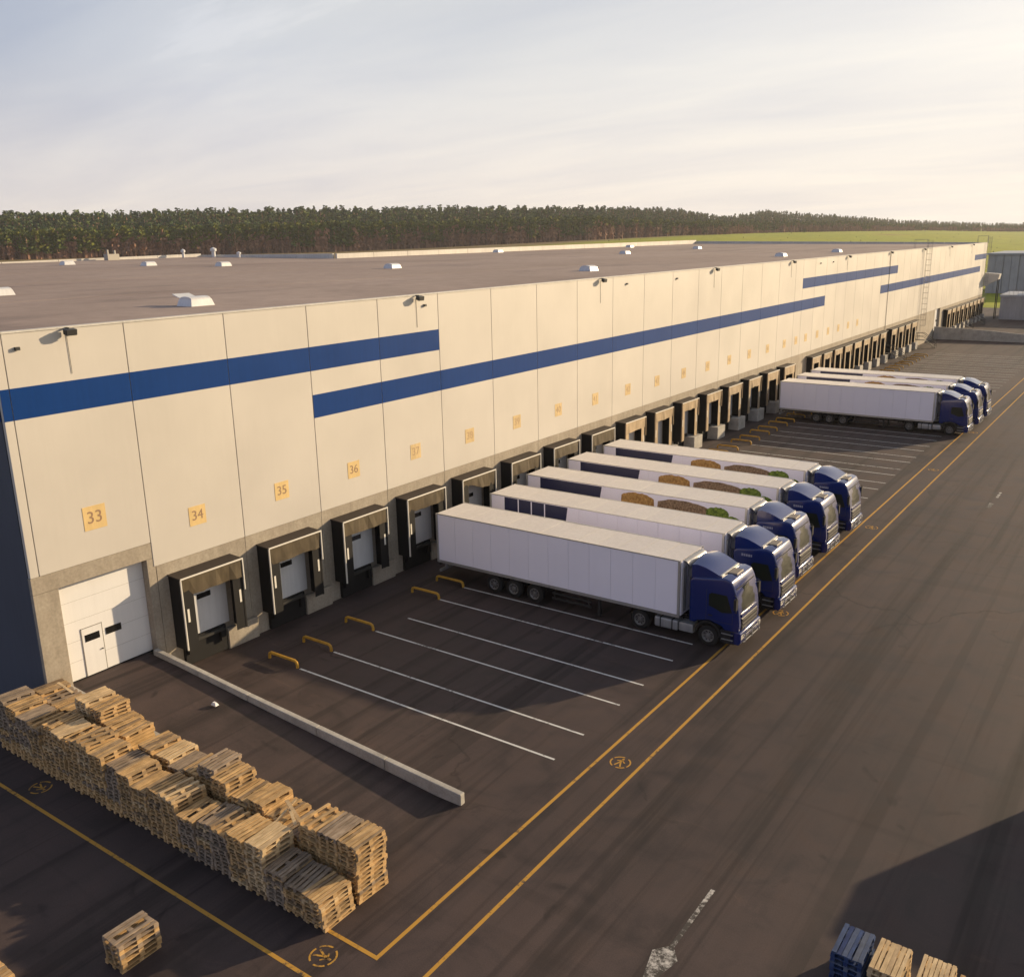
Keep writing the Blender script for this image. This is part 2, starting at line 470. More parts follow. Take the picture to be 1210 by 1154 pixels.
# ------------------------------------------------------------------ ground and terrain
AZ = [-180, -30, 0, 7.8, 11.9, 16.2, 20.8, 23.2, 25.7, 30.6, 35.7, 40.7, 45.7, 55, 63.6, 75, 110, 180]
FD = [1500, 1700, 2000, 1900, 1700, 1450, 1300, 1150, 1100, 1000, 950, 930, 900, 880, 850, 850, 1100, 1500]          # distance of the wood's front row
EB = [-.30, -.30, -.28, -.25, -.10, -.05, -.04, -.08, -.10, -.24, -.38, -.52, -.62, -.62, -.62, -.62, -.5, -.30]     # elevation of its foot
EC = [.1, .1, .1, .05, .20, .46, .58, .62, .69, .95, .92, .86, .86, .80, .72, .7, .4, .1]                            # front crowns
ET = [.3, .3, .3, .18, .38, .74, 1.18, .86, 1.36, 1.52, 1.66, 1.68, 1.72, 1.70, 1.66, 1.6, .8, .3]                  # hill crowns
OX, OY = 33.0, 0.0
def prof(az):
    D = np.interp(az, AZ, FD)
    zb = 18.15 + D * np.tan(np.radians(np.interp(az, AZ, EB)))
    hf = np.maximum(18.15 + D * np.tan(np.radians(np.interp(az, AZ, EC))) - zb, 7)
    Dt = D * 1.45
    zt = 18.15 + Dt * np.tan(np.radians(np.interp(az, AZ, ET))) - hf * .92
    zt = np.maximum(zt, zb)
    return D, zb, hf, Dt, zt
def sm(t):
    t = np.clip(t, 0, 1); return t * t * (3 - 2 * t)
def terrain(az, d):
    D, zb, hf, Dt, zt = prof(az)
    z = -.06 + (zb + .06) * sm((d - 330) / (D - 330))
    z = z + (zt - zb) * sm((d - D * 1.03) / (Dt - D * 1.03))
    return z
azs = np.concatenate([np.arange(-180, -10, 6), np.arange(-10, 80, 1.0), np.arange(80, 180, 6)])
ds = np.array([0, 80, 160, 250, 330, 400, 480, 560, 640, 720, 800, 860, 920, 980, 1040, 1100, 1180, 1260, 1340, 1440, 1560, 1700, 1860, 2050, 2300, 2600, 3000, 3600])
V = []; F = []
for d in ds:
    z = terrain(azs, d)
    for k, az in enumerate(azs):
        V.append((OX - d * math.sin(math.radians(az)), OY + d * math.cos(math.radians(az)), float(z[k])))
na = len(azs)
for i in range(len(ds) - 1):
    for k in range(na):
        F.append((i * na + k, i * na + (k + 1) % na, (i + 1) * na + (k + 1) % na, (i + 1) * na + k))
q = NT('meadow grass', .95, (.1, .1, .03), .15)
v = q.coord('World'); n1 = q.noise(v, .006, 6, .6, .5); n2 = q.noise(v, .08, 7, .7); n3 = q.noise(v, .7, 4, .7)
colr = q.ramp(n1, [(.30, (.29, .215, .06)), (.38, (.32, .33, .03)), (.70, (.28, .32, .026))])
colr = q.mix(1, colr, q.ramp(n2, [(.3, (.66, .70, .62)), (.65, (1.15, 1.12, 1.05))]), 'MULTIPLY')
colr = q.mix(1, colr, q.ramp(n3, [(.3, (.8,) * 3), (.7, (1.15,) * 3)]), 'MULTIPLY')
sx = q.n('ShaderNodeSeparateXYZ'); q.l(v, sx.inputs[0])
dry = q.math('ADD', q.math('ADD', q.math('MULTIPLY', sx.outputs['X'], .0022), .75), q.math('MULTIPLY', n1, .5))
colr = q.mix(q.ramp(dry, [(.0, (1, 1, 1)), (.12, (0, 0, 0))]), colr, q.ramp(n2, [(.3, (.14, .10, .045)), (.7, (.26, .19, .085))]))
q.base(colr)
me = bpy.data.meshes.new('terrain'); me.from_pydata(V, [], F); me.materials.append(q.m)
bm = bmesh.new(); bm.from_mesh(me); bmesh.ops.recalc_face_normals(bm, faces=bm.faces)
if sum(f.normal.z for f in bm.faces) < 0: bmesh.ops.reverse_faces(bm, faces=bm.faces)
bm.to_mesh(me); bm.free()
struct(link('terrain', me))

m = MB(); m.add([(-130, -90, 0), (95, -90, 0), (95, 245, 0), (-130, 245, 0)], [(0, 1, 2, 3)])
struct(m.build('yard', mat['asphalt']))

XF = -1.0
# driveway ramps up to the two drive-in doors
def ramp_mesh(y0, y1, zt, x1):
    m = MB()
    xs = [XF - .52, XF, .5, 3, 6, 9, 12, x1]
    P = []
    for x in xs:
        t = min(max((x - XF - .4) / (x1 - XF - .4), 0), 1)
        z = zt * (1 - t) + .004
        P += [(x, y0, z), (x, y1, z)]
    return m.add(P, [(2 * i, 2 * i + 2, 2 * i + 3, 2 * i + 1) for i in range(len(xs) - 1)])
struct(ramp_mesh(16.2, 20.72, 1.15, 15.2).build('driveway', mat['asphalt']))
struct(ramp_mesh(171.8, 176.5, 1.2, 17).build('driveway', mat['asphalt']))

# ---- painted markings, sheets 4 mm above the asphalt
BA = [24.86 + 4.8 * k for k in range(0, 27)]
BB = [26.90 + 4.8 * k for k in range(0, 27)]
def flat(name, poly, z, material):
    m = MB(); m.add([(p[0], p[1], z) for p in poly], [tuple(range(len(poly)))])
    return struct(m.build(name, material))
for k in range(27):
    for y in (BA[k], BB[k]):
        if 157 < y: continue
        x0 = 3.5 if y < 31 or y > 33 else 3.75
        flat('bay_line', [(x0, y - .05), (16.84, y - .05), (16.84, y + .05), (x0, y + .05)], .004, mat['white_line'])
for (x0, x1, y0, y1) in [(18.09, 18.21, 14.31, 232), (19.57, 19.69, 5, 232)]:
    flat('walkway_line', [(x0, y0), (x1, y0), (x1, y1), (x0, y1)], .004, mat['yellow_line'])
flat('walkway_line', [(2.5, 14.19), (18.21, 14.19), (18.21, 14.31), (2.5, 14.31)], .004, mat['yellow_line'])
flat('walkway_line', [(-60, 12.72), (19.57, 12.72), (19.57, 12.84), (-60, 12.84)], .004, mat['yellow_line'])
def symbol(cx, cy, rz):
    m = MB(); n = 28; z = .005
    for k in range(n):
        if k in (5, 6, 12, 19, 20, 25): continue
        t0, t1 = 2 * PI * k / n, 2 * PI * (k + 1) / n
        m.add([(cx + r_ * math.cos(t), cy + r_ * math.sin(t), z) for r_, t in ((.33, t0), (.385, t0), (.385, t1), (.33, t1))], [(0, 1, 2, 3)])
    def bar(x0, y0, x1, y1, w_):
        d = Vector((x1 - x0, y1 - y0)); p = Vector((-d.y, d.x)).normalized() * w_ / 2
        cs, sn = math.cos(rz), math.sin(rz)
        pts = [(x0 + p.x, y0 + p.y), (x0 - p.x, y0 - p.y), (x1 - p.x, y1 - p.y), (x1 + p.x, y1 + p.y)]
        m.add([(cx + x * cs - y * sn, cy + x * sn + y * cs, z) for x, y in pts], [(0, 1, 2, 3)])
    bar(-.02, .02, .0, .16, .09); bar(0, .18, 0, .27, .08); bar(0, .02, .12, -.26, .06); bar(-.02, .02, -.12, -.24, .06)
    bar(0, .14, .16, .02, .05); bar(-.02, .14, -.16, .06, .05)
    struct(m.build('walkway_symbol', mat['yellow_line']))
symbol(18.90, 26.0, 0); symbol(18.92, 42.2, 0); symbol(18.9, 58.6, 0); symbol(18.9, 76.1, 0); symbol(18.9, 92.5, 0)
symbol(16.93, 13.51, -PI / 2); symbol(2.9, 13.48, -PI / 2)
# direction arrow and two short dashes in the roadway
mm = MB(); mm.add([(24.29, 18.9, .004), (24.42, 18.9, .004), (24.42, 21.6, .004), (24.29, 21.6, .004)], [(0, 1, 2, 3)])
mm.add([(24.34, 17.0, .004), (24.70, 18.55, .004), (24.44, 18.9, .004), (24.27, 18.9, .004), (23.98, 18.55, .004)], [(0, 1, 2, 3, 4)])
struct(mm.build('direction_arrow', mat['white_arrow']))
flat('lane_dash', [(24.10, 67.0), (24.36, 67.0), (24.36, 68.3), (24.10, 68.3)], .004, mat['white_arrow'])
flat('lane_dash', [(24.22, 70.0), (24.38, 70.0), (24.38, 71.6), (24.22, 71.6)], .004, mat['white_arrow'])

# ------------------------------------------------------------------ the warehouse
WH = thing('warehouse', 'very long cream panelled warehouse with blue stripes and numbered loading docks', 'warehouse', (XF, 16.13, 0))
Y0, Y1 = 16.13, 214.5
joints = [16.49, 21.28, 26.08, 30.87, 35.76, 40.64, 45.63, 50.56, 55.55, 60.54, 65.44, 70.41, 75.41, 80.29, 85.25, 90.2, 95.1, 100.0]
y = 102.4
while y < Y1 - 1: joints.append(round(y, 2)); y += 4.03
edges = [Y0] + joints + [Y1]
ZP, ZT = 4.97, 15.20
stripes = [(Y0, 40.64, 12.08, 13.24), (30.87, 110.46, 9.77, 10.91), (102.4, 143.3, 12.12, 13.22), (134.64, 208.9, 9.70, 10.80), (202, Y1, 12.08, 13.10)]
for i in range(len(edges) - 1):
    ya, yb = edges[i] + .014, edges[i + 1] - .014
    z0 = 6.05 if ya < 21 else ZP
    o = MB().box(XF - .16, XF, ya, yb, z0 + .012, ZT).build('facade_panel', mat['panel'], WH, bevel=.012, seg=1)
    for (sa, sb, za, zb) in stripes:
        a0, b0 = max(sa, ya), min(sb, yb)
        if b0 - a0 > .1:
            MB().box(XF - .01, XF + .005, a0 + .002, b0 - .002, za, zb).build('stripe', mat['stripe'], o)
# core behind the panels closes the joints; end wall, back walls
m = MB()
m.box(XF - .30, XF - .17, Y0 + .2, Y1 - .02, 6.07, 15.1); m.box(XF - .30, XF - .17, 21.4, Y1 - .02, 4.98, 6.07)
m.build('joint_backing', mat['joint'], WH)
bx = [XF - .02]
n_end = 12
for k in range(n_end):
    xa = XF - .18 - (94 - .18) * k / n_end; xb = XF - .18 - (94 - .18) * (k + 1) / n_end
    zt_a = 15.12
    o = MB().box(xb + .02, xa - .02, Y0 + .0, Y0 + .14, 0.0, zt_a).build('end_panel', mat['shade_wall'], WH)
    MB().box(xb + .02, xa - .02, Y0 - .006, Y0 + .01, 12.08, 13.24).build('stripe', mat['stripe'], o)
MB().box(-95, XF - .2, Y0 + .16, Y0 + .3, 0, 15.0).build('end_backing', mat['joint'], WH)
MB().box(-95, -94.8, Y0 + .3, 95, 0, 15.2).build('rear_wall', mat['grey_wall'], WH)
MB().box(-65, -64.8, 95, Y1, 0, 15.2).build('rear_wall', mat['grey_wall'], WH)
MB().box(-64.8, XF - .3, Y1 - .2, Y1, 0, 15.1).build('rear_wall', mat['grey_wall'], WH)
def rz_(x): return 14.95 + .013 * (XF - x)
m = MB()
def roofpoly(x0, x1, ya, yb):
    m.add([(x0, ya, rz_(x0)), (x1, ya, rz_(x1)), (x1, yb, rz_(x1)), (x0, yb, rz_(x0))], [(0, 1, 2, 3)])
roofpoly(-64.9, XF - .16, Y0 + .2, Y1 - .1); roofpoly(-94.9, -64.9, Y0 + .2, 95)
RF = m.build('roof', mat['roof'], WH)
# roof sheet laps, slightly proud
m = MB()
for k in range(1, 5):
    x = XF - 19.5 * k
    ya, yb = Y0 + .5, (Y1 - .5 if x > -64 else 94.5)
    m.hexa([(x - .12, ya, rz_(x)), (x + .12, ya, rz_(x)), (x + .12, yb, rz_(x)), (x - .12, yb, rz_(x)), (x - .10, ya, rz_(x) + .012), (x + .10, ya, rz_(x) + .012), (x + .10, yb, rz_(x) + .012), (x - .10, yb, rz_(x) + .012)])
m.build('roof_lap', mat['roof'], WH)
# parapet caps along the facade in lengths
for i in range(len(edges) - 1):
    MB().box(XF - .24, XF + .035, edges[i] + .006, edges[i + 1] - .006, ZT + .003, ZT + .075).build('parapet_cap', mat['cap'], WH)
MB().box(-94.7, XF - .26, Y0 + .0, Y0 + .26, 15.15, 15.30).build('parapet_cap', mat['cap'], WH)
def parapet(xa, ya, xb, yb, za, zb, n):
    for k in range(n):
        t0, t1 = k / n, (k + 1) / n
        ax, ay, bx_, by = xa + (xb - xa) * t0, ya + (yb - ya) * t0, xa + (xb - xa) * t1, ya + (yb - ya) * t1
        z1 = za + (zb - za) * t0; z2 = za + (zb - za) * t1
        d = Vector((bx_ - ax, by - ay)).normalized(); p = Vector((-d.y, d.x)) * .15
        g = d * .03
        P = [(ax + p.x + g.x, ay + p.y + g.y), (ax - p.x + g.x, ay - p.y + g.y), (bx_ - p.x - g.x, by - p.y - g.y), (bx_ + p.x - g.x, by + p.y - g.y)]
        mm = MB(); mm.hexa([(P[0][0], P[0][1], 14.9), (P[1][0], P[1][1], 14.9), (P[2][0], P[2][1], 14.9), (P[3][0], P[3][1], 14.9), (P[0][0], P[0][1], z1), (P[1][0], P[1][1], z1), (P[2][0], P[2][1], z2), (P[3][0], P[3][1], z2)])
        mm.build('parapet', mat['cap'], WH)
parapet(-95, Y0 + .5, -95, 94.9, 15.9, 16.65, 10)
parapet(-94.8, 95, -65.3, 95, 16.45, 16.45, 4)
parapet(-65, 95.2, -65, Y1, 16.45, 16.65, 16)
parapet(-64.8, Y1, XF - .2, Y1, 16.4, 15.25, 8)

# plinth: concrete base under the panels, pieces between the joints, drive-in doors cut out
def plinth(ya, yb, z0, z1, x1=XF - .02):
    return MB().box(XF - .5, x1, ya + .006, yb - .006, z0, z1).build('plinth', mat['concrete'], WH, bevel=.01, seg=1)
plinth(Y0, 17.15, 0, 5.36); plinth(20.98, 21.38, 0, 5.36); plinth(Y0, 21.38, 5.37, 6.05)
for i in range(2, len(edges) - 1):
    ya, yb = edges[i], edges[i + 1]
    if i == 2: ya = 21.39
    if 170 < ya < 172.5: continue
    plinth(ya, yb, 0, ZP)
yy_ = [e for e in edges if e < 172.6][-1]
# the drive-in door
def drive_door(ya, yb, z0, z1):
    d = MB().box(XF - 0.480, XF - 0.400, ya, yb, z0, z1).build('roller_door', mat['door'], WH)
    for k in range(1, 5):
        z = z0 + (z1 - z0) * k / 5
        MB().box(XF - 0.405, XF - 0.392, ya, yb, z - .006, z + .0).build('panel_seam', mat['galv'], d)
    w0 = ya + .82
    MB().box(XF - 0.400, XF - 0.375, w0, w0 + .86, z0 + .03, z0 + 2.08).build('wicket_door', mat['door'], d)
    m2 = MB(); yj = w0
    for q0, q1 in ((w0 - .03, w0 - .005), (w0 + .865, w0 + .89)): m2.box(XF - 0.400, XF - 0.372, q0, q1, z0 + .02, z0 + 2.11)
    m2.box(XF - 0.400, XF - 0.372, w0 - .03, w0 + .89, z0 + 2.085, z0 + 2.11)
    m2.build('wicket_frame', mat['galv'], d)
    MB().box(XF - 0.372, XF - 0.365, w0 + .10, w0 + .74, z0 + 1.50, z0 + 1.80).build('window', mat['window'], d)
    MB().box(XF - 0.390, XF - 0.382, w0 + 1.02, w0 + 1.72, z0 + 1.50, z0 + 1.80).build('window', mat['window'], d)
    MB().box(XF - 0.375, XF - 0.320, w0 + .74, w0 + .80, z0 + .98, z0 + 1.02).build('handle', mat['steel'], d)
    MB().box(XF - 0.400, XF - 0.360, ya, yb, z0 - .01, z0 + .05).build('threshold', mat['rubber'], d)
drive_door(17.15, 20.98, 1.15, 5.36)
drive_door(172.9, 176.2, 1.2, 5.0)
MB().box(XF - .9, XF - .505, 16.9, 21.2, 0, 5.9).build('door_backing', mat['joint'], WH)

# dock shelters
def make_dock(ya, light, w=3.3, dp=.9, ztop=4.45, torn=False, door_up=False):
    tm = mat['tarp_sunlit'] if light else mat['tarp']
    sm_ = mat['tarp_sunlit'] if light else mat['rubber']  # side curtains: tan copy painted as sunlit, black copy for near docks
    X = XF
    yb = ya + w
    m = MB()                                     # housing: two cheeks and a lid, hollow
    zt_ = ztop - .10
    m.prism([(ya + .05, 1.06), (ya + .13, 1.06), (ya + .13, zt_ - .08), (yb - .13, zt_ - .08), (yb - .13, 1.06), (yb - .05, 1.06), (yb - .05, zt_), (ya + .05, zt_)], X - .02, X + dp - .06, axis='x')
    s = m.build('dock_shelter', mat['rubber'], WH)
    m = MB(); m.hexa([(X - .02, ya, ztop - .06), (X + dp, ya, ztop - .10), (X + dp, yb, ztop - .10), (X - .02, yb, ztop - .06),
                      (X - .02, ya, ztop - .01), (X + dp, ya, ztop - .05), (X + dp, yb, ztop - .05), (X - .02, yb, ztop - .01)])
    m.build('shelter_roof', mat['shelter_roof'], s)
    hz = 3.56 + random.uniform(-.06, .06)
    m = MB(); n = 9                               # head curtain with a slight sag
    P = []
    for k in range(n + 1):
        y = ya + .05 + (w - .1) * k / n
        sag = random.uniform(-.03, .03)
        zl = hz + sag + (.0 if not torn else max(0, (.35 - abs(k / n - .25)) * 1.4))
        P += [(X + dp - .04 + random.uniform(0, .02), y, ztop - .10), (X + dp - .05 + random.uniform(-.05, .05), y, zl)]
    fr = [(2 * k, 2 * k + 1, 2 * k + 3, 2 * k + 2) for k in range(n)]
    m.add(P, fr); m.add([(x - .02, y, z) for x, y, z in P], fr)
    m.build('head_curtain', tm, s)
    for sgn in (0, 1):
        m = MB()
        y0, y1 = (ya + .04, ya + .62) if sgn == 0 else (yb - .62, yb - .04)
        m.box(X + dp - .10, X + dp - .075, y0, y1, 1.08, ztop - .14)
        m.build('side_curtain', sm_, s)
        g0 = (ya + .22) if sgn == 0 else (yb - .32)
        MB().box(X + dp - .075, X + dp - .062, g0, g0 + .10, 2.35, 2.95).build('guide_stripe', mat['trim'], s)
        e0 = ya if sgn == 0 else yb - .05
        MB().box(X + dp - .06, X + dp + .01, e0, e0 + .05, 1.12 if sgn == 0 else 2.9, ztop - .05).build('edge_trim', mat['trim'] if not light else mat['tarp_sunlit'], s)
    MB().box(X + dp - .03, X + dp + .015, ya, yb, ztop - .10, ztop - .04).build('edge_trim', mat['trim'], s)
    d0 = 2.6 if door_up else 1.3
    MB().box(X + .0, X + .06, ya + .45, yb - .45, d0, 4.0).build('dock_door', mat['dock_door'], s)
    if door_up:
        MB().box(X - .018, X + .01, ya + .45, yb - .45, 1.2, d0).build('dark_opening', mat['rubber'], s)  # black slab paints the unlit inside of the open doorway
    else:
        MB().box(X + .06, X + .072, ya + 1.28, ya + 2.0, 2.88, 3.12).build('door_window', mat['window'], s)
    MB().box(X - .01, X + .16, ya + .35, yb - .75, .06, 1.28).build('leveller_pit', mat['rubber'], s)
    MB().box(X + .0, X + .34, ya + .7, yb - .9, 1.10, 1.22).build('leveller_lip', mat['steel'], s)
    for yb_ in (ya + .42, yb - 1.15):
        MB().box(X + .16, X + .34, yb_, yb_ + .25, .62, 1.10).build('bumper', mat['rubber'], s)
    return s
def block(ya, w, dp, z):
    MB().box(XF - .01, XF + dp, ya, ya + w, 0, z).build('dock_buffer', mat['paleconcrete'] if dp > .5 else mat['concrete'], WH, bevel=.03, seg=1)  # near buffers get darker concrete to paint in their shade
dock_y = [joints[i] + .57 for i in range(1, 17)]
for i, y in enumerate(dock_y):
    make_dock(y, i >= 8, torn=(i == 4))
    block(y + 2.62, 1.75, .22, 1.02) if i < 8 else block(y + 2.0, 1.7, 1.15, 1.15)
far = [105.3 + 4.13 * k for k in range(8)] + [140.2 + 4.0 * k for k in range(4)] + [178.0 + 4.0 * k for k in range(9)]
for i, y in enumerate(far):
    make_dock(y, True, w=3.1, dp=.7, ztop=4.35, door_up=(i % 4 != 2))
    block(y + 2.3, 1.5, .9, 1.1)
for (ya, yb) in ((104.8, 138.0), (139.8, 156.5), (177.5, 213.2)):
    MB().box(XF - .01, XF + .75, ya, yb, 4.40, 4.48).build('dock_canopy', mat['shelter_roof'], WH)

# number plates
def plate(y, z, num, w, pale):
    o = MB().box(XF - .004, XF + .012, y - w / 2, y + w / 2, z - w / 2, z + w / 2).build('number_plate', mat['sign_pale'] if pale else mat['sign'], WH)
    o['label'] = ('faded ' if pale else '') + 'yellow number plate reading ' + str(num)
    cu = bpy.data.curves.new('numeral', 'FONT'); cu.body = str(num); cu.size = w * .72; cu.align_x = 'CENTER'; cu.align_y = 'CENTER'; cu.extrude = .002
    cu.materials.append(mat['ink_pale'] if pale else mat['ink'])
    tf = bpy.data.objects.new('numeral_text', cu); C.objects.link(tf)
    bpy.context.view_layer.update()
    me = bpy.data.meshes.new_from_object(tf.evaluated_get(bpy.context.evaluated_depsgraph_get()))
    bpy.data.objects.remove(tf); bpy.data.curves.remove(cu)
    t = link('numeral', me, o)
    t.location = Vector((XF + .016, y, z)) - wpos(o); t.rotation_euler = (PI / 2, 0, PI / 2)
plate(19.0, 7.78, 33, .96, False)
for k in range(1, 24):
    jy = joints[k] + (joints[k + 1] - joints[k]) * .5
    plate(jy, 6.66, 33 + k, .86, k > 3)

# flood lamps along the parapet
def flood(y):
    f = MB().box(XF - .1, XF + .26, y - .025, y + .025, ZT - .02, ZT + .04).build('floodlight', mat['lamp'], WH)
    m = MB(); m.hexa([(XF + .20, y - .22, ZT - .20), (XF + .42, y - .22, ZT - .26), (XF + .42, y + .22, ZT - .26), (XF + .20, y + .22, ZT - .20),
                      (XF + .20, y - .22, ZT - .0), (XF + .46, y - .22, ZT - .03), (XF + .46, y + .22, ZT - .03), (XF + .20, y + .22, ZT - .0)])
    m.build('lamp_head', mat['lamp'], f, bevel=.02, seg=1)
    MB().box(XF + .26, XF + .42, y - .17, y + .17, ZT - .275, ZT - .26).build('lamp_glass', mat['lens'], f)
    m = MB(); m.tube([(XF + .02, y, ZT - .1), (XF + .02, y + .02, ZT - 1.7)], .009, 5); m.build('cable', mat['steel'], f)
for k in range(10): flood(18.9 + 19.9 * k)
for y in (16.9, 39.4, 62.5, 71.0, 108.0, 112.6):
    MB().box(XF, XF + .12, y, y + .16, ZT - .62, ZT - .50).build('sensor', mat['lamp'], WH)
# thin tube drawn for the dark wing joint, caged ladders
m = MB(); m.tube([(XF + .06, 138.6, 4.5), (XF + .06, 138.6, ZT)], .03, 6); m.build('joint_tube', mat['galv'], WH)
def ladder(y, z0, z1):
    m = MB()
    for s in (-.28, .28): m.tube([(XF + .25, y + s, z0), (XF + .25, y + s, z1)], .024, 5)
    z = z0
    while z < z1: m.tube([(XF + .25, y - .28, z), (XF + .25, y + .28, z)], .022, 4); z += .42
    L = m.build('ladder', mat['galv'], WH)
    m = MB(); z = z0 + 2.3
    while z < z1:
        m.tube([(XF + .25 + .78 * math.sin(PI * k / 6), y - .42 * math.cos(PI * k / 6), z) for k in range(7)], .014, 4); z += .85
    for k in (1, 2, 3, 4, 5): m.tube([(XF + .25 + .78 * math.sin(PI * k / 6), y - .42 * math.cos(PI * k / 6), zz) for zz in (z0 + 2.3, z1)], .012, 4)
    m.build('ladder_cage', mat['galv'], L)
    m = MB()
    for s in (-.5, .5): m.tube([(XF + .3, y + s, ZT), (XF + .3, y + s, z1 + .1), (XF - 1.6, y + s, z1 + .1), (XF - 1.6, y + s, ZT)], .03, 4)
    m.build('handrail', mat['galv'], L)
ladder(159.5, 1.0, ZT + 1.25); ladder(212.9, 1.0, ZT + 1.25)
# skylights on the roof
def skylight(x, y, lid):
    z = rz_(x)
    s = MB().hexa([(x - .62, y - .72, z), (x + .62, y - .72, z), (x + .62, y + .72, z), (x - .62, y + .72, z), (x - .52, y - .62, z + .34), (x + .52, y - .62, z + .34), (x + .52, y + .62, z + .34), (x - .52, y + .62, z + .34)]).build('skylight', mat['skylight'], WH)
    m = MB(); n = 8; P = []
    for k in range(n + 1):
        t = PI * k / n
        P += [(x - .50 * math.cos(t), y - .6, z + .34 + .15 * math.sin(t)), (x - .50 * math.cos(t), y + .6, z + .34 + .15 * math.sin(t))]
    m.add(P, [(2 * k, 2 * k + 2, 2 * k + 3, 2 * k + 1) for k in range(n)])
    m.add([P[2 * k] for k in range(n + 1)], [tuple(range(n + 1))]); m.add([P[2 * k + 1] for k in range(n + 1)], [tuple(range(n, -1, -1))])
    m.build('dome', mat['skylight'], s, smooth=True)
    if lid:
        m = MB(); m.hexa([(x - .54, y - .52, z + .40), (x - .50, y - .52, z + .36), (x - .50, y + .52, z + .36), (x - .54, y + .52, z + .40), (x - 1.2, y - .52, z + .60), (x - 1.17, y - .52, z + .55), (x - 1.17, y + .52, z + .55), (x - 1.2, y + .52, z + .60)])
        m.build('open_lid', mat['skylight'], s)
for i, (x, y) in enumerate([(-8.9, 30.5), (-80, 64.2), (-66.4, 66.4), (-56.1, 69), (-33, 71.9), (-63.0, 131), (-27.4, 29.6), (-11.4, 74.5), (-36.7, 127.5), (-40.8, 162.3), (-10.4, 121.4), (-10, 143.9), (-60.5, 173)]):
    skylight(x, y, i in (0,))
# roof clutter on the far wing: vent cowls and pipes
def cowl(x, y, h, r):
    z = rz_(x); m = MB(); m.lathe([(0, r * .6), (h * .6, r * .6), (h * .62, r), (h * .85, r), (h, .02)], x, y, z, 10, axis='z'); m.build('vent_cowl', mat['skylight'], WH, smooth=True)
for x, y, h, r in [(-90.5, 94.0, 1.5, .5), (-84, 93.6, .9, .35), (-93.4, 90.6, 1.3, .35)]: cowl(x, y, h, r)
m = MB(); m.box(-93.6, -92.6, 77.5, 79.3, 15.9, 17.0); m.box(-93.2, -92.9, 77.7, 77.9, 17.0, 17.6); m.box(-93.2, -92.9, 78.8, 79.0, 17.0, 17.5); m.build('roof_plant', mat['galv'], WH)
# steel stairs and rails by the far docks
def stair(y):
    m = MB()
    for s in (0, 1.0):
        m.tube([(XF + .2, y + s, 1.2), (XF + .2, y + s, 2.3), (XF + 1.2, y + s, 2.3), (XF + 3.1, y + s, 1.0), (XF + 3.1, y + s, 0)], .04, 5)
        m.tube([(XF + .2, y + s, 1.75), (XF + 1.2, y + s, 1.75), (XF + 3.1, y + s, .5)], .03, 5)
    for k in range(7): m.box(XF + 1.2 + k * .27, XF + 1.5 + k * .27, y, y + 1.0, 1.16 - k * .17, 1.2 - k * .17)
    m.box(XF, XF + 1.2, y, y + 1.0, 1.16, 1.2)
    m.build('steel_stair', mat['steel'], WH)
for y in (138.3, 157.6, 188.5, 200.5): stair(y)

# ------------------------------------------------------------------ low walls along the driveways
def low_wall(label, y0, y1, pts, seglen):
    w = thing('low_wall', label, 'wall', (pts[0][0], (y0 + y1) / 2, 0))
    for i in range(len(pts) - 1):
        (xa, za), (xb, zb) = pts[i], pts[i + 1]
        mm = MB().hexa([(xa + .012, y0, 0), (xb - .012, y0, 0), (xb - .012, y1, 0), (xa + .012, y1, 0), (xa + .012, y0, za), (xb - .012, y0, zb), (xb - .012, y1, zb), (xa + .012, y1, za)])
        mm.build('wall_block', mat['paleconcrete'], w, bevel=.02, seg=1)
low_wall('long low concrete wall sloping down between the driveway and loading bays', 20.74, 20.97, [(XF + .01, 1.38), (2.0, 1.20), (5.1, .99), (9.0, .78), (12.4, .60), (15.82, .42)], 3)
low_wall('low concrete kerb wall half hidden behind the long pallet pile', 16.82, 17.02, [(XF + .01, 1.35), (2.6, 1.15), (6.4, .95), (9.6, .72), (13.0, .55)], 3)
low_wall('grey concrete ramp wall far along the warehouse by the drive-in door', 171.2, 171.5, [(XF + .01, 2.1), (3.5, 1.95), (8, 1.7), (13, 1.3), (19, .8)], 5)

# yellow wheel guides at the head of each bay line
gm = None
cnt = 0
for k in range(26):
    for j, y in enumerate((BA[k], BB[k])):
        if y > 157 or (k == 1 and j == 1): continue
        if gm is None:
            m = MB(); m.tube([(-.92, 0, -.02), (-.92, 0, .14), (-.88, 0, .25), (-.78, 0, .30), (.78, 0, .30), (.88, 0, .25), (.92, 0, .14), (.92, 0, -.02)], .07, 7)
            gm = m.mesh('wheel_guide', mat['yellow'], smooth=True)
        cnt += 1
        o = link('wheel_guide', gm); o.location = (2.42 + (.12 if k % 3 == 2 else 0), y, 0)
        nm = ORD[cnt] if cnt < len(ORD) else None
        side = 'left' if j == 0 else 'right'
        if k < 5:
            lab = 'low yellow tubular wheel guide, %s one counted from the low driveway wall' % ORD[cnt]
        elif k < 8:
            lab = 'low yellow wheel guide among the five blue trucks, %s from driveway wall' % ORD[cnt]
        elif cnt < len(ORD):
            lab = 'low yellow wheel guide in the empty middle bays, %s from the driveway wall' % ORD[cnt]
        else:
            n2 = cnt - len(ORD) + 1
            lab = ('small yellow wheel guide by the far docks, %s after the middle bays' % ORD[n2]) if n2 < len(ORD) else ('small yellow wheel guide by the far docks, %s of the last few' % ORD[n2 - 22])
        tag(o, lab, 'wheel guide', 'yellow wheel guides along the loading bays')

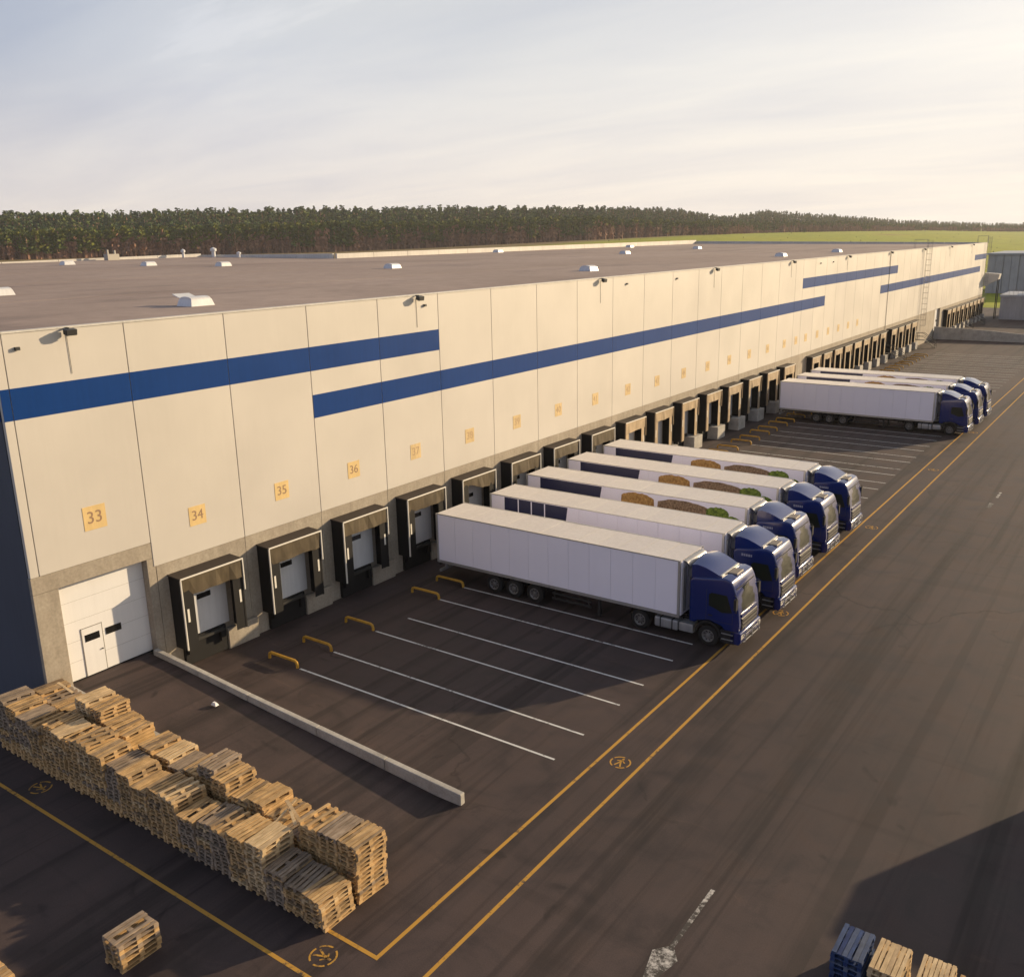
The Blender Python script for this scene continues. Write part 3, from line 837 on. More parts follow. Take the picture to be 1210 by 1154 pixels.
# ------------------------------------------------------------------ lorries
def wheel(parent, name, x, y, z, r, w, outer):
    """outer = -1 or 1: the side the rim faces"""
    m = MB()
    m.lathe([(-w / 2, r * .58), (-w / 2, r * .86), (-w * .38, r * .97), (-w * .2, r), (w * .2, r), (w * .38, r * .97), (w / 2, r * .86), (w / 2, r * .58)], x, y, z, 26)
    W_ = m.build(name, mat['tyre'], parent, smooth=True)
    m = MB(); o = outer * w / 2
    m.lathe([(o * 1.0, r * .60), (o * 1.04, r * .56), (o * .80, r * .50), (o * .62, r * .40), (o * .66, r * .22), (o * .95, r * .20), (o * 1.08, r * .15), (o * 1.10, .004)], x, y, z, 26)
    R_ = m.build('rim', mat['rim'], W_, smooth=True)
    m = MB()
    for k in range(10):
        t = 2 * PI * k / 10
        m.lathe([(o * .6, .022), (o * .74, .022), (o * .75, .003)], x + r * .31 * math.cos(t), y, z + r * .31 * math.sin(t), 6)
    for k in range(8):
        t = 2 * PI * (k + .5) / 8
        m.lathe([(o * .735, .05), (o * .74, .002)], x + r * .45 * math.cos(t), y, z + r * .45 * math.sin(t), 8)
    m.build('wheel_bolts', mat['chassis'], W_)

def make_lorry(label, group, livery):
    T = thing('lorry', label, 'lorry', (0, 0, 0), 0, group)
    hw = 1.22; L = 14.45; zb, zt = 1.10, 3.82
    # trailer box: core, then side and roof sheets with seams
    bx_ = MB().box(.04, L - .04, -hw + .03, hw - .03, zb, zt - .03).build('trailer_box', mat['alu'], T)
    ns = 12
    for s in (-1, 1):
        for k in range(ns):
            xa = .06 + (L - .12) * k / ns; xb = .06 + (L - .12) * (k + 1) / ns
            ya, yb = (s * (hw - .032), s * hw)
            MB().box(xa + .006, xb - .006, min(ya, yb), max(ya, yb), zb + .09, zt - .05).build('side_panel', mat['trailer'], bx_)
        ya, yb = s * (hw - .03), s * (hw + .012)
        MB().box(0, L, min(ya, yb), max(ya, yb), zb - .06, zb + .08).build('side_rail', mat['alu'], bx_)
        MB().box(0, L, min(ya, yb), max(ya, yb), zt - .045, zt + .012).build('side_rail', mat['alu'], bx_)
        for x in (0, L - .10): MB().box(x - .012, x + .10, s * hw - .05, s * hw + .05, zb - .02, zt + .005).build('corner_post', mat['alu'], bx_)
    nr = 13
    for k in range(nr):
        xa = .02 + (L - .04) * k / nr; xb = .02 + (L - .04) * (k + 1) / nr
        MB().box(xa + .012, xb - .012, -hw + .04, hw - .04, zt - .035, zt + random.uniform(-.004, .004)).build('roof_panel', mat['trailer_roof'], bx_)
    for s in (0, 1):
        MB().box(-.035, .03, -hw + .06 + s * (hw - .05), .0 + s * (hw - .06) - .01 * (1 - s), zb + .05, zt - .08).build('rear_door', mat['trailer'], bx_)
    # front wall with vertical ribs, and the rolled cover at its top
    f = MB().box(L - .035, L + .03, -hw + .06, hw - .06, zb + .05, zt - .06).build('front_wall', mat['trailer'], bx_)
    m = MB()
    for y in (-1.02, -.82, -.3, .3, .82, 1.02): m.box(L + .03, L + .10, y - .05, y + .05, zb + .2, zt - .35)
    m.build('wall_rib', mat['alu'], bx_)
    m = MB(); P = []
    for k in range(9):
        t = PI * .5 * k / 8
        P += [(L + .02 + .34 * math.sin(t), -.98, zt - .38 + .36 * math.cos(t)), (L + .02 + .34 * math.sin(t), .98, zt - .38 + .36 * math.cos(t))]
    m.add(P, [(2 * k, 2 * k + 1, 2 * k + 3, 2 * k + 2) for k in range(8)]); m.add([(x - .02, y, z - .02) for x, y, z in P], [(2 * k, 2 * k + 1, 2 * k + 3, 2 * k + 2) for k in range(8)])
    m.box(L + .02, L + .30, -.5, .5, zt - .95, zt - .42)
    m.build('cooling_unit', mat['silver'], T)
    # chassis, landing legs, bumper, trailer wheels
    m = MB(); m.box(.3, L - 1.2, -.55, -.42, .82, zb - .02); m.box(.3, L - 1.2, .42, .55, .82, zb - .02)
    for x in (2.5, 4.4, 5.7, 7.2, 9, 11): m.box(x, x + .12, -1.0, 1.0, .9, zb - .02)
    for x in (3.78, 5.04, 6.35): m.box(x - .06, x + .06, -1.0, 1.0, .46, .58); m.box(x - .5, x + .5, -.62, -.42, .6, .82); m.box(x - .5, x + .5, .42, .62, .6, .82)
    m.build('trailer_chassis', mat['chassis'], T)
    m = MB(); m.box(.02, .14, -1.15, 1.15, .48, .62); m.box(.05, .2, -.7, -.6, .55, 1.06); m.box(.05, .2, .6, .7, .55, 1.06); m.build('rear_bumper', mat['silver'], T)
    for s in (-1, 1):
        MB().box(0.0, .03, s * .95 - .16, s * .95 + .16, .84, .98).build('rear_light', mat['chassis'], T)
        m = MB(); m.box(10.0, 10.14, s * .95 - .07, s * .95 + .07, .16, 1.04); m.box(9.9, 10.24, s * .95 - .14, s * .95 + .14, .1, .16); m.build('landing_leg', mat['chassis'], T)
        m = MB(); m.box(7.4, 9.7, s * 1.12 - .02, s * 1.12 + .02, .45, .56); m.box(7.4, 9.7, s * 1.12 - .02, s * 1.12 + .02, .72, .82)
        for x in (7.5, 9.5): m.box(x, x + .06, s * 1.08 - .02, s * 1.08 + .02, .42, 1.04)
        m.build('side_guard', mat['chassis'], T)
        for x in (3.78, 5.04, 6.35): wheel(T, 'wheel', x, s * 1.02, .50, .50, .34, s)
        wheel(T, 'wheel', 12.40, s * .98, .50, .50, .44, s)
        wheel(T, 'wheel', 15.87, s * 1.05, .50, .50, .30, s)
        # mudguard over the drive wheel, fuel tank
        m = MB(); P = []
        for k in range(9):
            t = PI * (.08 + .84 * k / 8)
            P += [(12.4 - .60 * math.cos(t), s * .74, .52 + .60 * math.sin(t)), (12.4 - .60 * math.cos(t), s * 1.2, .52 + .60 * math.sin(t))]
        m.add(P, [(2 * k, 2 * k + 1, 2 * k + 3, 2 * k + 2) for k in range(8)]); m.add([(x, y, z - .02) for x, y, z in P], [(2 * k, 2 * k + 1, 2 * k + 3, 2 * k + 2) for k in range(8)])
        m.build('mudguard', mat['black'], T, smooth=True)
        tk = MB().box(13.15, 14.35, min(s * .55, s * 1.18), max(s * .55, s * 1.18), .36, .86).build('fuel_tank', mat['silver'], T, smooth=True, bevel=.09, seg=3)
        m = MB()
        for x in (13.45, 14.05): m.box(x, x + .05, min(s * .53, s * 1.195), max(s * .53, s * 1.195), .345, .875)
        m.build('tank_strap', mat['chassis'], tk)
        MB().box(14.42, 15.12, min(s * .6, s * 1.17), max(s * .6, s * 1.17), .42, .84).build('battery_box', mat['silver'], T, smooth=True, bevel=.04, seg=2)
    m = MB(); m.box(11.2, 16.6, -.45, -.33, .62, .86); m.box(11.2, 16.6, .33, .45, .62, .86); m.box(11.9, 12.9, -.5, .5, .88, 1.0); m.box(12.3, 12.5, -.8, .8, .42, .58); m.box(15.8, 15.95, -.9, .9, .4, .55)
    m.build('tractor_chassis', mat['chassis'], T)
    # ---- cab: a bevelled shell from its side profile
    cw = 1.21
    prof_ = [(14.92, 1.02), (14.92, 3.02), (15.1, 3.18), (16.60, 3.38), (16.88, 3.30), (17.02, 3.06), (17.14, 2.70), (17.22, 2.30), (17.28, 1.78), (17.32, 1.30), (17.30, .95), (16.62, .95), (16.50, 1.10), (15.90, 1.26), (15.30, 1.14), (15.22, 1.02)]
    m = MB(); m.prism(prof_, -cw, cw)
    cab = m.build('cab', mat['blue'], T, smooth=True, bevel=.10, seg=3)
    # roof air deflector: high at the rear, concave plate down to the roof
    m = MB()
    st = [(14.98, 3.74), (15.22, 3.78), (15.6, 3.70), (15.95, 3.56), (16.28, 3.40)]
    P = []
    for i, (x, z) in enumerate(st):
        t = i / (len(st) - 1); w_ = cw - .06 - .12 * t
        zc = z + .17 * (1 - t) ** 1.6
        P += [(x, -w_, 2.95 + .33 * t), (x, -w_, z), (x, -w_ * .5, z + (zc - z) * .55), (x, 0, zc), (x, w_ * .5, z + (zc - z) * .55), (x, w_, z), (x, w_, 2.95 + .33 * t)]
    n7 = 7; Fq = []
    for i in range(len(st) - 1):
        for k in range(n7 - 1): Fq.append((i * n7 + k, i * n7 + k + 1, (i + 1) * n7 + k + 1, (i + 1) * n7 + k))
    Fq.append(tuple(range(n7))); Fq.append(tuple((len(st) - 1) * n7 + k for k in range(n7 - 1, -1, -1)))
    m.add(P, Fq); fa = m.build('air_deflector', mat['blue'], cab, smooth=True)
    MB().box(16.27, 16.36, -1.0, 1.0, 3.36, 3.44).build('deflector_lip', mat['alu'], cab, bevel=.02)
    MB().box(16.36, 16.82, -.38, .38, 3.285, 3.41).build('roof_hatch', mat['hatch'], cab, bevel=.02, seg=1)
    # windscreen, side windows, sun visor
    def quad3(pts, th, name, material, par):
        P = [Vector(p) for p in pts]; nrm = (P[1] - P[0]).cross(P[2] - P[0]).normalized() * th
        mm = MB(); mm.hexa([tuple(p - nrm) for p in P] + [tuple(p + nrm) for p in P]); return mm.build(name, material, par)
    wp = [(17.27, 1.86), (17.235, 2.18), (17.165, 2.54), (17.06, 2.88)]
    m = MB(); P = []; ny = 9
    for (x, z) in wp:
        for k in range(ny):
            t = -1 + 2 * k / (ny - 1)
            P.append((x + .03 - .055 * t * t, 1.05 * t, z))
    m.add(P, [(r_ * ny + k, r_ * ny + k + 1, (r_ + 1) * ny + k + 1, (r_ + 1) * ny + k) for r_ in range(3) for k in range(ny - 1)])
    m.add([(x - .05, y_, z) for x, y_, z in P], [(r_ * ny + k, r_ * ny + k + 1, (r_ + 1) * ny + k + 1, (r_ + 1) * ny + k) for r_ in range(3) for k in range(ny - 1)])
    m.build('windscreen', mat['glass'], cab, smooth=True)
    m = MB(); m.box(17.02, 17.075, -1.03, 1.03, 2.90, 2.95); m.build('sun_visor', mat['black'], cab)
    for s in (-1, 1):
        y = s * (cw + .004)
        pw = [(15.86, 1.98), (15.86, 2.52), (15.98, 2.62), (16.72, 2.62), (16.98, 1.84), (16.5, 1.76), (16.1, 1.92)]
        m = MB(); m.prism(pw, min(y, y - s * .05), max(y, y - s * .05)); m.build('side_window', mat['glass'], cab)
        m = MB()                                  # door seam, handle, wheel arch liner
        for (x0, x1, z0, z1) in [(15.74, 15.755, 1.30, 2.75), (17.00, 17.015, 1.30, 1.8), (15.74, 17.0, 1.295, 1.31)]: m.box(x0, x1, min(y, y - s * .03), max(y, y - s * .03) , z0, z1)
        m.build('door_seam', mat['black'], cab)
        MB().box(15.86, 16.06, min(s * cw, s * (cw + .035)), max(s * cw, s * (cw + .035)), 1.52, 1.57).build('door_handle', mat['black'], cab)
        m = MB(); P = []
        for k in range(11):
            t = PI * k / 10
            P += [(15.87 - .64 * math.cos(t), s * .80, .58 + .66 * math.sin(t)), (15.87 - .64 * math.cos(t), s * (cw + .05), .58 + .66 * math.sin(t))]
        P2 = [(15.87 - .54 * math.cos(PI * k / 10), s * (cw + .05), .58 + .57 * math.sin(PI * k / 10)) for k in range(11)]
        n0 = len(P)
        m.add(P + P2, [(2 * k, 2 * k + 1, 2 * k + 3, 2 * k + 2) for k in range(10)] + [(2 * k + 1, n0 + k, n0 + k + 1, 2 * k + 3) for k in range(10)])
        m.build('wheel_arch', mat['black'], cab, smooth=True)
        m = MB(); m.box(16.46, 17.12, min(s * .7, s * (cw - .02)), max(s * .7, s * (cw - .02)), .34, .96); sb = m.build('step_box', mat['black'], cab)
        for z in (.52, .78): MB().box(16.52, 17.06, min(s * 1.0, s * (cw + .03)), max(s * 1.0, s * (cw + .03)), z, z + .035).build('step', mat['silver'], sb)
        m = MB(); m.tube([(17.02, s * 1.18, 2.72), (17.22, s * 1.34, 2.68), (17.22, s * 1.34, 1.95), (17.08, s * 1.2, 1.9)], .02, 5); m.box(17.13, 17.25, s * 1.34 - .11, s * 1.34 + .11, 2.08, 2.58); m.build('mirror', mat['black'], cab)
        hl = MB().box(17.14, 17.44, min(s * .80, s * 1.16), max(s * .80, s * 1.16), .62, .86).build('headlight', mat['lens'], cab, smooth=True, bevel=.04)
        MB().box(17.10, 17.40, min(s * .86, s * 1.14), max(s * .86, s * 1.14), .44, .56).build('fog_light', mat['lens'], cab)
        m = MB(); m.box(14.96, 15.0, min(s * 1.12, s * 1.2), max(s * 1.12, s * 1.2), 1.2, 3.0); m.build('side_fin', mat['black'], cab)
    # face: bumper, grille bars, badge disc, wipers, marker lights
    m = MB(); m.prism([(16.9, .36), (17.34, .36), (17.43, .5), (17.43, .90), (17.36, .98), (16.9, .98)], -1.19, 1.19); m.build('front_bumper', mat['blue'], cab, smooth=True, bevel=.05)
    gr = MB().box(17.24, 17.345, -.92, .92, .99, 1.56).build('grille', mat['black'], cab, bevel=.02, seg=1)
    for z in (1.10, 1.28, 1.46): MB().box(17.34, 17.38, -.84, .84, z, z + .04).build('grille_bar', mat['rim'], gr)
    MB().lathe([(.0, .09)], 0, 0, 0) if False else None
    m = MB(); m.box(17.43, 17.45, -.55, .55, .50, .62); m.box(17.43, 17.45, -.55, .55, .72, .84); m.build('air_intake', mat['black'], cab)
    m = MB()
    for z in (.50, .80): m.tube([(17.48, -.98, z), (17.48, .98, z)], .02, 6)
    for y in (-.8, 0, .8): m.tube([(17.42, y, .46), (17.50, y, .46), (17.50, y, .88), (17.42, y, .88)], .025, 5)
    m.build('light_bar', mat['silver'], cab, smooth=True)
    m = MB(); m.box(17.28, 17.34, -.92, .92, 1.60, 1.76); m.build('front_flap', mat['blue'], cab, bevel=.02)
    m = MB(); m.tube([(17.30, -.1, 1.83), (17.20, -.75, 2.10)], .014, 4); m.tube([(17.30, .5, 1.83), (17.20, -.05, 2.12)], .014, 4); m.build('wiper', mat['black'], cab)
    m = MB()
    for z in (1.35, 1.6, 1.85): m.tube([(14.5 + .03 * k, -.3 + .15 * math.sin(k * .9), z - .35 * math.sin(PI * k / 12)) for k in range(13)], .022, 5)
    m.build('air_hose', mat['black'], T)
    # livery prints on the -Y side
    if livery:
        y = -hw - .004
        def decal(name, poly, material, par=bx_, dy=0.0):
            mm = MB(); mm.prism(poly, y - dy - .004, y - dy); return mm.build(name, material, par)
        decal('blue_print', [(1.02, 1.25), (4.95, 1.25), (5.42, zt - .07), (1.02, zt - .07)] if livery > 1 else [(1.02, 1.25), (4.95, 1.25), (5.30, zt - .07), (1.02, zt - .07)], mat['print_blue'])
        if livery == 1:
            for x in (1.95, 2.85, 3.75): decal('print_divider', [(x, 1.3), (x + .07, 1.3), (x + .07, zt - .09), (x, zt - .09)], mat['trailer'], dy=.005)
        else:
            def heap(x0, x1, top, seed):
                r_ = random.Random(seed); n = 16; P = []
                for k in range(n + 1):
                    t = k / n; P.append((x0 + (x1 - x0) * t, 1.3 + (top - 1.3) * min(1, (math.sin(PI * t) ** .07)) + r_.uniform(-.03, .03)))
                return [(x1, 1.28), (x0, 1.28)] + P
            decal('straw_print', heap(6.6, 9.0, 3.72, 1), mat['print_straw'])
            decal('brown_print', heap(8.9, 12.4, 3.66, 2), mat['print_brown'], dy=.005)
            decal('green_print', heap(12.0, 13.5, 3.60, 3), mat['print_green'], dy=.010)
            decal('green_print', heap(13.1, 14.2, 3.20, 4), mat['print_green'], dy=.015)
        # small lettering on the cab side, too faint to read
        yc = -cw - .004
        x = 15.35
        for wd in (.10, .07, .09, .10, .06, .09, .08)[:5 if livery < 3 else 7]:
            MB().box(x, x + wd, yc - .003, yc + .03, 2.86, 2.98).build('side_lettering', mat['lettering'], cab); x += wd + .03
    return T
lorry_a = make_lorry('plain white trailer lorry with blue cab, nearest of the row of five', 'blue cab lorries at the docks', 0)
lorry_b = make_lorry('white lorry with blue curtain print beside the nearest plain trailer', 'blue cab lorries at the docks', 1)
lorry_c = make_lorry('lorry with straw and green leaf print, middle of the row of five', 'blue cab lorries at the docks', 2)
K = kids()
slots = [(lorry_a, 0, 1.60, 37.92, None), (lorry_b, 0, 1.68, 42.72, None), (lorry_c, 0, .95, 47.52, None),
         (lorry_c, 1, .95, 52.32, 'lorry with straw print between the middle lorry and the last of five'),
         (lorry_c, 1, .92, 57.12, 'printed white lorry at the far end of the row of five, beside empty bays'),
         (lorry_a, 1, 1.40, 91.35, 'plain white lorry nearest in the distant group of three'),
         (lorry_c, 1, 1.5, 95.95, 'lorry in the middle of the distant group of three'),
         (lorry_c, 1, 1.5, 100.45, 'furthest lorry of all, last of the distant group of three')]
for src, cp, x, y, lab in slots:
    o = copy_tree(src, K) if cp else src
    o.location = (x, y, 0)
    if lab: o['label'] = lab

# ------------------------------------------------------------------ pallets
PW, PL, PH = .755, 1.16, .138
def board(w_, l_, t_, seed):
    r_ = random.Random(seed); m = MB()
    j = lambda: r_.uniform(-.004, .004)
    m.hexa([(-w_ / 2 + j(), -l_ / 2 + j(), 0), (w_ / 2 + j(), -l_ / 2 + j(), 0), (w_ / 2 + j(), l_ / 2 + j(), 0), (-w_ / 2 + j(), l_ / 2 + j(), 0),
            (-w_ / 2 + j(), -l_ / 2 + j(), t_), (w_ / 2 + j(), -l_ / 2 + j(), t_), (w_ / 2 + j(), l_ / 2 + j(), t_), (-w_ / 2 + j(), l_ / 2 + j(), t_)])
    return m
deck_me = {}; bear_me = {}; cross_me = {}; deckall_me = {}
def bearer_mb(seed):
    r_ = random.Random(seed); m = MB()
    m.box(-.05, .05, -PL / 2, PL / 2, 0, .022)
    for y in (-PL / 2 + .07, 0, PL / 2 - .07):
        d = r_.uniform(-.01, .01); m.box(-.05 + d, .05 + d, y - .07, y + .07, .022, .092)
    return m
def deckall_mb(seed):
    r_ = random.Random(seed); m = MB()
    for x in (-.32, -.16, 0, .16, .32):
        w_ = r_.uniform(.055, .072); e = r_.uniform(-.012, .012)
        m.box(x - w_, x + w_, -PL / 2 + e, PL / 2 + e, .114, PH + r_.uniform(-.003, .003))
    for y in (-PL / 2 + .07, 0, PL / 2 - .07): m.box(-PW / 2, PW / 2, y - .065, y + .065, .092, .114)
    return m
for key in ('wood', 'wood_grey', 'wood_fresh', 'wood_blue'):
    deck_me[key] = [board(w_, PL, .022, 10 + i).mesh('deck_board', mat[key]) for i, w_ in enumerate((.118, .10, .086, .108))]
    cross_me[key] = [board(PW, .13, .022, 40).mesh('cross_board', mat[key])]
    bear_me[key] = [bearer_mb(50 + i).mesh('bearer', mat[key]) for i in range(3)]
    deckall_me[key] = [deckall_mb(60 + i).mesh('deck', mat[key]) for i in range(4)]
rp = random.Random(5)
def pallet(x, y, z, full, key, label, group, rz=0.0, flip=False, missing=()):
    T = thing('pallet', label, 'pallet', (x, y, z + (PH if flip else 0)), rz, group)
    if flip: T.rotation_euler = (PI, 0, rz)
    for k, bx0 in enumerate((-PW / 2 + .05, 0, PW / 2 - .05)):
        link('bearer', rp.choice(bear_me[key]), T, (bx0, 0, 0))
    if full:
        for yy0 in (-PL / 2 + .07, 0, PL / 2 - .07): link('cross_board', cross_me[key][0], T, (0, yy0, .092))
        n = rp.choice((5, 5, 6, 7))
        for k in range(n):
            if k in missing: continue
            bx0 = -PW / 2 + .06 + (PW - .12) * k / (n - 1)
            o = link('deck_board', rp.choice(deck_me[key]) if n < 7 else deck_me[key][2], T, (bx0 + rp.uniform(-.012, .012), rp.uniform(-.02, .02), .1145 + rp.uniform(0, .003)))
            o.rotation_euler = (0, 0, rp.uniform(-.015, .015))
    else:
        link('deck', rp.choice(deckall_me[key]), T)
    return T
front_h = [15, 14, 13, 13, 14, 14, 14, 15, 14, 12, 13, 11, 12, 13, 10, 10, 11, 12, 12, 8, 7, 7]
back_h = [13, 12, 12, 12, 17, 16, 13, 13, 4, 13, 12, 11, 12, 15, 14, 11, 12, 10, 9, 13, 13, 13]
PIT = 17.35 / 22
hid = MB()
def hidden(x, y, z):
    for bx0 in (-PW / 2 + .05, 0, PW / 2 - .05): hid.box(x + bx0 - .05, x + bx0 + .05, y - PL / 2, y + PL / 2, z, z + .092)
    hid.box(x - PW / 2, x + PW / 2, y - PL / 2, y + PL / 2, z + .114, z + PH)
for row in (0, 1):
    for ccol in range(22):
        H = (front_h if row == 0 else back_h)[ccol]
        cx = -.98 + PIT * (ccol + .5)
        cy = 14.67 if row == 0 else 16.02
        lean = rp.uniform(-.10, .10); ox = rp.uniform(-.02, .02); srz = rp.uniform(-.03, .03)
        skey = rp.choice(['wood', 'wood', 'wood', 'wood', 'wood_grey'])
        if (row, ccol) in ((0, 18), (1, 4), (1, 10)): skey = 'wood_fresh'
        if (row, ccol) in ((0, 2), (1, 13), (0, 15), (0, 19), (1, 11)): skey = 'wood_grey'
        zdone = 0
        for lev in range(H):
            z = lev * PH
            x = cx + ox + rp.uniform(-.014, .014); yv = cy + lean * lev / 14 + rp.uniform(-.04, .04)
            dep = H - 1 - lev
            vis = (row == 0 and not (ccol < 10 and lev < 3)) or dep < 1 or ccol == 21 or (row == 1 and ccol in (4, 5) and dep < 4) or (row == 1 and ccol in (13, 14, 19, 20) and dep < 3)
            if not vis:
                hidden(x, yv, z); continue
            key = skey if rp.random() < .7 else rp.choice(['wood', 'wood', 'wood_grey', 'wood_fresh'])
            top = dep == 0
            if ccol >= 20 and row == 0 and not top: key = 'wood' if key != 'wood_fresh' else key
            pos = 'top pallet' if top else '%s pallet down' % ORD[dep + 1]
            cc_ = ccol + 1
            where = ('warehouse', cc_) if cc_ <= 11 else ('open', 23 - cc_)
            lab = '%s, %s %s-row stack from the %s end of the long pile' % (pos, ORD[where[1]], 'front' if row == 0 else 'back', where[0])
            flip = top and (row, ccol) in ((0, 3), (0, 7), (1, 1), (0, 13), (1, 19), (0, 16))
            pallet(x, yv, z, top or dep == 1 and ccol >= 18, key, lab, 'pallets in the long pile by the driveway',
                   srz + rp.uniform(-.03, .03) + (rp.uniform(-.08, .08) if top else 0), flip, (rp.choice((1, 3)),) if top and rp.random() < .3 else ())
stuff(hid.build('pallet_mass', mat['wood']))
# loose broken boards on the pile
for i, (x, y, z, rz, ry) in enumerate([(13.2, 16.0, 1.45, 1.25, .22), (13.35, 15.8, 1.50, 1.0, -.12), (12.9, 15.9, 1.42, .25, .1), (.4, 16.1, 1.95, 1.5, .05)]):
    o = link('loose_board', deck_me['wood_fresh'][i % 4]); o.location = (x, y, z + .03); o.rotation_euler = (ry, 0, rz)
    tag(o, ['broken loose board tilted across the back row of the pallet pile', 'second loose board crossing the tilted one on the pallet pile', 'short loose board flat beside the tilted ones on the pile', 'loose board lying on the pile near the warehouse corner'][i], 'board')
# a small stack alone on the asphalt
for lev in range(6):
    lab = 'top pallet of the small stack standing alone by the walkway' if lev == 5 else '%s pallet up in the small lone stack by the walkway' % ORD[lev + 1]
    pallet(12.72 + rp.uniform(-.02, .02), 10.72 + rp.uniform(-.02, .02), lev * PH, True, rp.choice(['wood', 'wood_grey']), lab, 'pallets in the small lone stack', rp.uniform(-.02, .02), False, (2,) if lev == 5 else ())
# row of stacks at the right edge; their tops catch the sun
rowx = [(28.50, 'wood_blue'), (29.40, 'wood_fresh'), (30.42, 'wood_fresh'), (31.25, 'wood'), (32.1, 'wood_grey')]
for i, (x, key) in enumerate(rowx):
    n = 7 if i < 3 else 6
    for lev in range(n):
        cn = ['faded blue painted', 'fresh pale wooden', 'pale wooden', 'brown wooden', 'grey wooden'][i]
        lab = '%s pallet %s in the %s stack of the short row' % (cn, 'on top' if lev == n - 1 else 'at level ' + ['one', 'two', 'three', 'four', 'five', 'six'][lev], ORD[i + 1])
        pallet(x + rp.uniform(-.01, .01), 20.58 + rp.uniform(-.02, .02), lev * PH, lev == n - 1, key, lab, 'pallets in the short row of stacks', rp.uniform(-.02, .02))
for lev in range(6):
    pallet(11.35, 7.6, lev * PH, lev == 5, 'wood', '%s of the pallet stack cut off at the lower left corner' % ('top pallet' if lev == 5 else ORD[lev + 1] + ' pallet up'), 'pallets in the corner stack', 0)

# ------------------------------------------------------------------ far right: annex, silos, posts
AN = thing('annex_building', 'low grey flat-roofed annex beyond the far end of the warehouse', 'building', (4, 214, 0))
for k in range(8):
    xa = 2.6 + 4 * k; MB().box(xa + .02, xa + 3.98, 213.8, 214.0, 0, 4.5).build('wall_panel', mat['grey_wall'], AN)
MB().box(2.7, 34.5, 214.0, 226, 0, 4.45).build('wall', mat['grey_wall'], AN)
MB().box(2.4, 34.8, 213.6, 226.2, 4.5, 4.95).build('roof', mat['grey_light'], AN)
up2 = MB().box(9.5, 34.5, 219, 226, 4.95, 7.4).build('upper_storey', mat['grey_light'], AN)
for k in range(9): MB().box(10.0 + 2.6 * k, 12.2 + 2.6 * k, 218.94, 219.02, 5.8, 7.0).build('window', mat['window'], up2)
m = MB()
for k in range(8): m.tube([(4 + .8 * k, 214.2, 4.95), (4 + .8 * k, 214.2, 6.0)], .03, 4)
m.tube([(4, 214.2, 6.0), (9.6, 214.2, 6.0)], .03, 4); m.build('roof_railing', mat['galv'], AN)
CN = thing('entrance_canopy', 'small sunlit cream canopy box at the far corner of the warehouse', 'canopy', (1, 216, 0))
MB().hexa([(XF, 214.8, 6.5), (1.6, 214.8, 7.9), (1.6, 217, 7.9), (XF, 217, 6.5), (XF, 214.8, 9.2), (1.8, 214.8, 9.0), (1.8, 217, 9.0), (XF, 217, 9.2)]).build('fascia', mat['panel'], CN)
m = MB(); m.tube([(1.5, 215, 0), (1.5, 215, 8.0)], .09, 6); m.build('post', mat['steel'], CN)
m = MB(); m.tube([(1.5, 216.8, 0), (1.5, 216.8, 8.0)], .09, 6); m.build('post', mat['steel'], CN)
SH = thing('storage_hall', 'grey corrugated storage hall behind the low annex', 'building', (-15, 300, 0))
MB().box(-14, 50, 300.3, 330, 0, 10.6).build('wall', mat['grey_wall'], SH)
for k in range(32):
    xa = -14 + 2 * k; d = .22 if k % 2 else 0
    MB().box(xa + .05, xa + 1.95, 300.0 - d, 300.28, 0, 10.4).build('wall_sheet', mat['grey_wall'], SH)
MB().box(-14.4, 50.4, 299.5, 330.4, 10.65, 11.1).build('roof', mat['grey_light'], SH)
for i, (x, y) in enumerate([(7.0, 236), (13.5, 240)]):
    P_ = thing('lamp_post', ['slim steel lamp post nearer the warehouse end', 'slim steel lamp post behind the annex roof'][i], 'lamp post', (x, y, 0), 0, 'lamp posts beyond the annex')
    m = MB(); m.tube([(x, y, 0), (x, y, 9.5)], .09, 6); m.build('pole', mat['galv'], P_)
    m = MB(); m.tube([(x, y, 9.4), (x + 1.0, y, 9.7)], .05, 5); m.box(x + .9, x + 1.5, y - .12, y + .12, 9.62, 9.74); m.build('lamp_arm', mat['galv'], P_)

# trailer added unseen right of the frame to cast a shadow; trees there shade too
PT = thing('shadow_trailer', 'plain box trailer added out of view to cast a shadow', 'trailer', (33.5, 33, 0))
MB().box(33.5, 47, 32.7, 35.2, 1.1, 3.4).build('trailer_box', mat['trailer'], PT)
m = MB(); m.box(33.8, 46.5, 33.2, 33.4, .7, 1.08); m.box(33.8, 46.5, 34.4, 34.6, .7, 1.08); m.build('chassis', mat['chassis'], PT)
for x in (36, 37.3, 38.6):
    for s in (-1, 1): wheel(PT, 'wheel', x, 33.95 + s * 1.0, .5, .5, .34, s)
for s in (-.8, .8):
    MB().box(45, 45.15, 33.95 + s - .07, 33.95 + s + .07, 0, 1.08).build('landing_leg', mat['chassis'], PT)
MB().box(33.7, 46.8, 32.74, 32.78, .35, 1.06).build('side_skirt', mat['trailer'], PT)

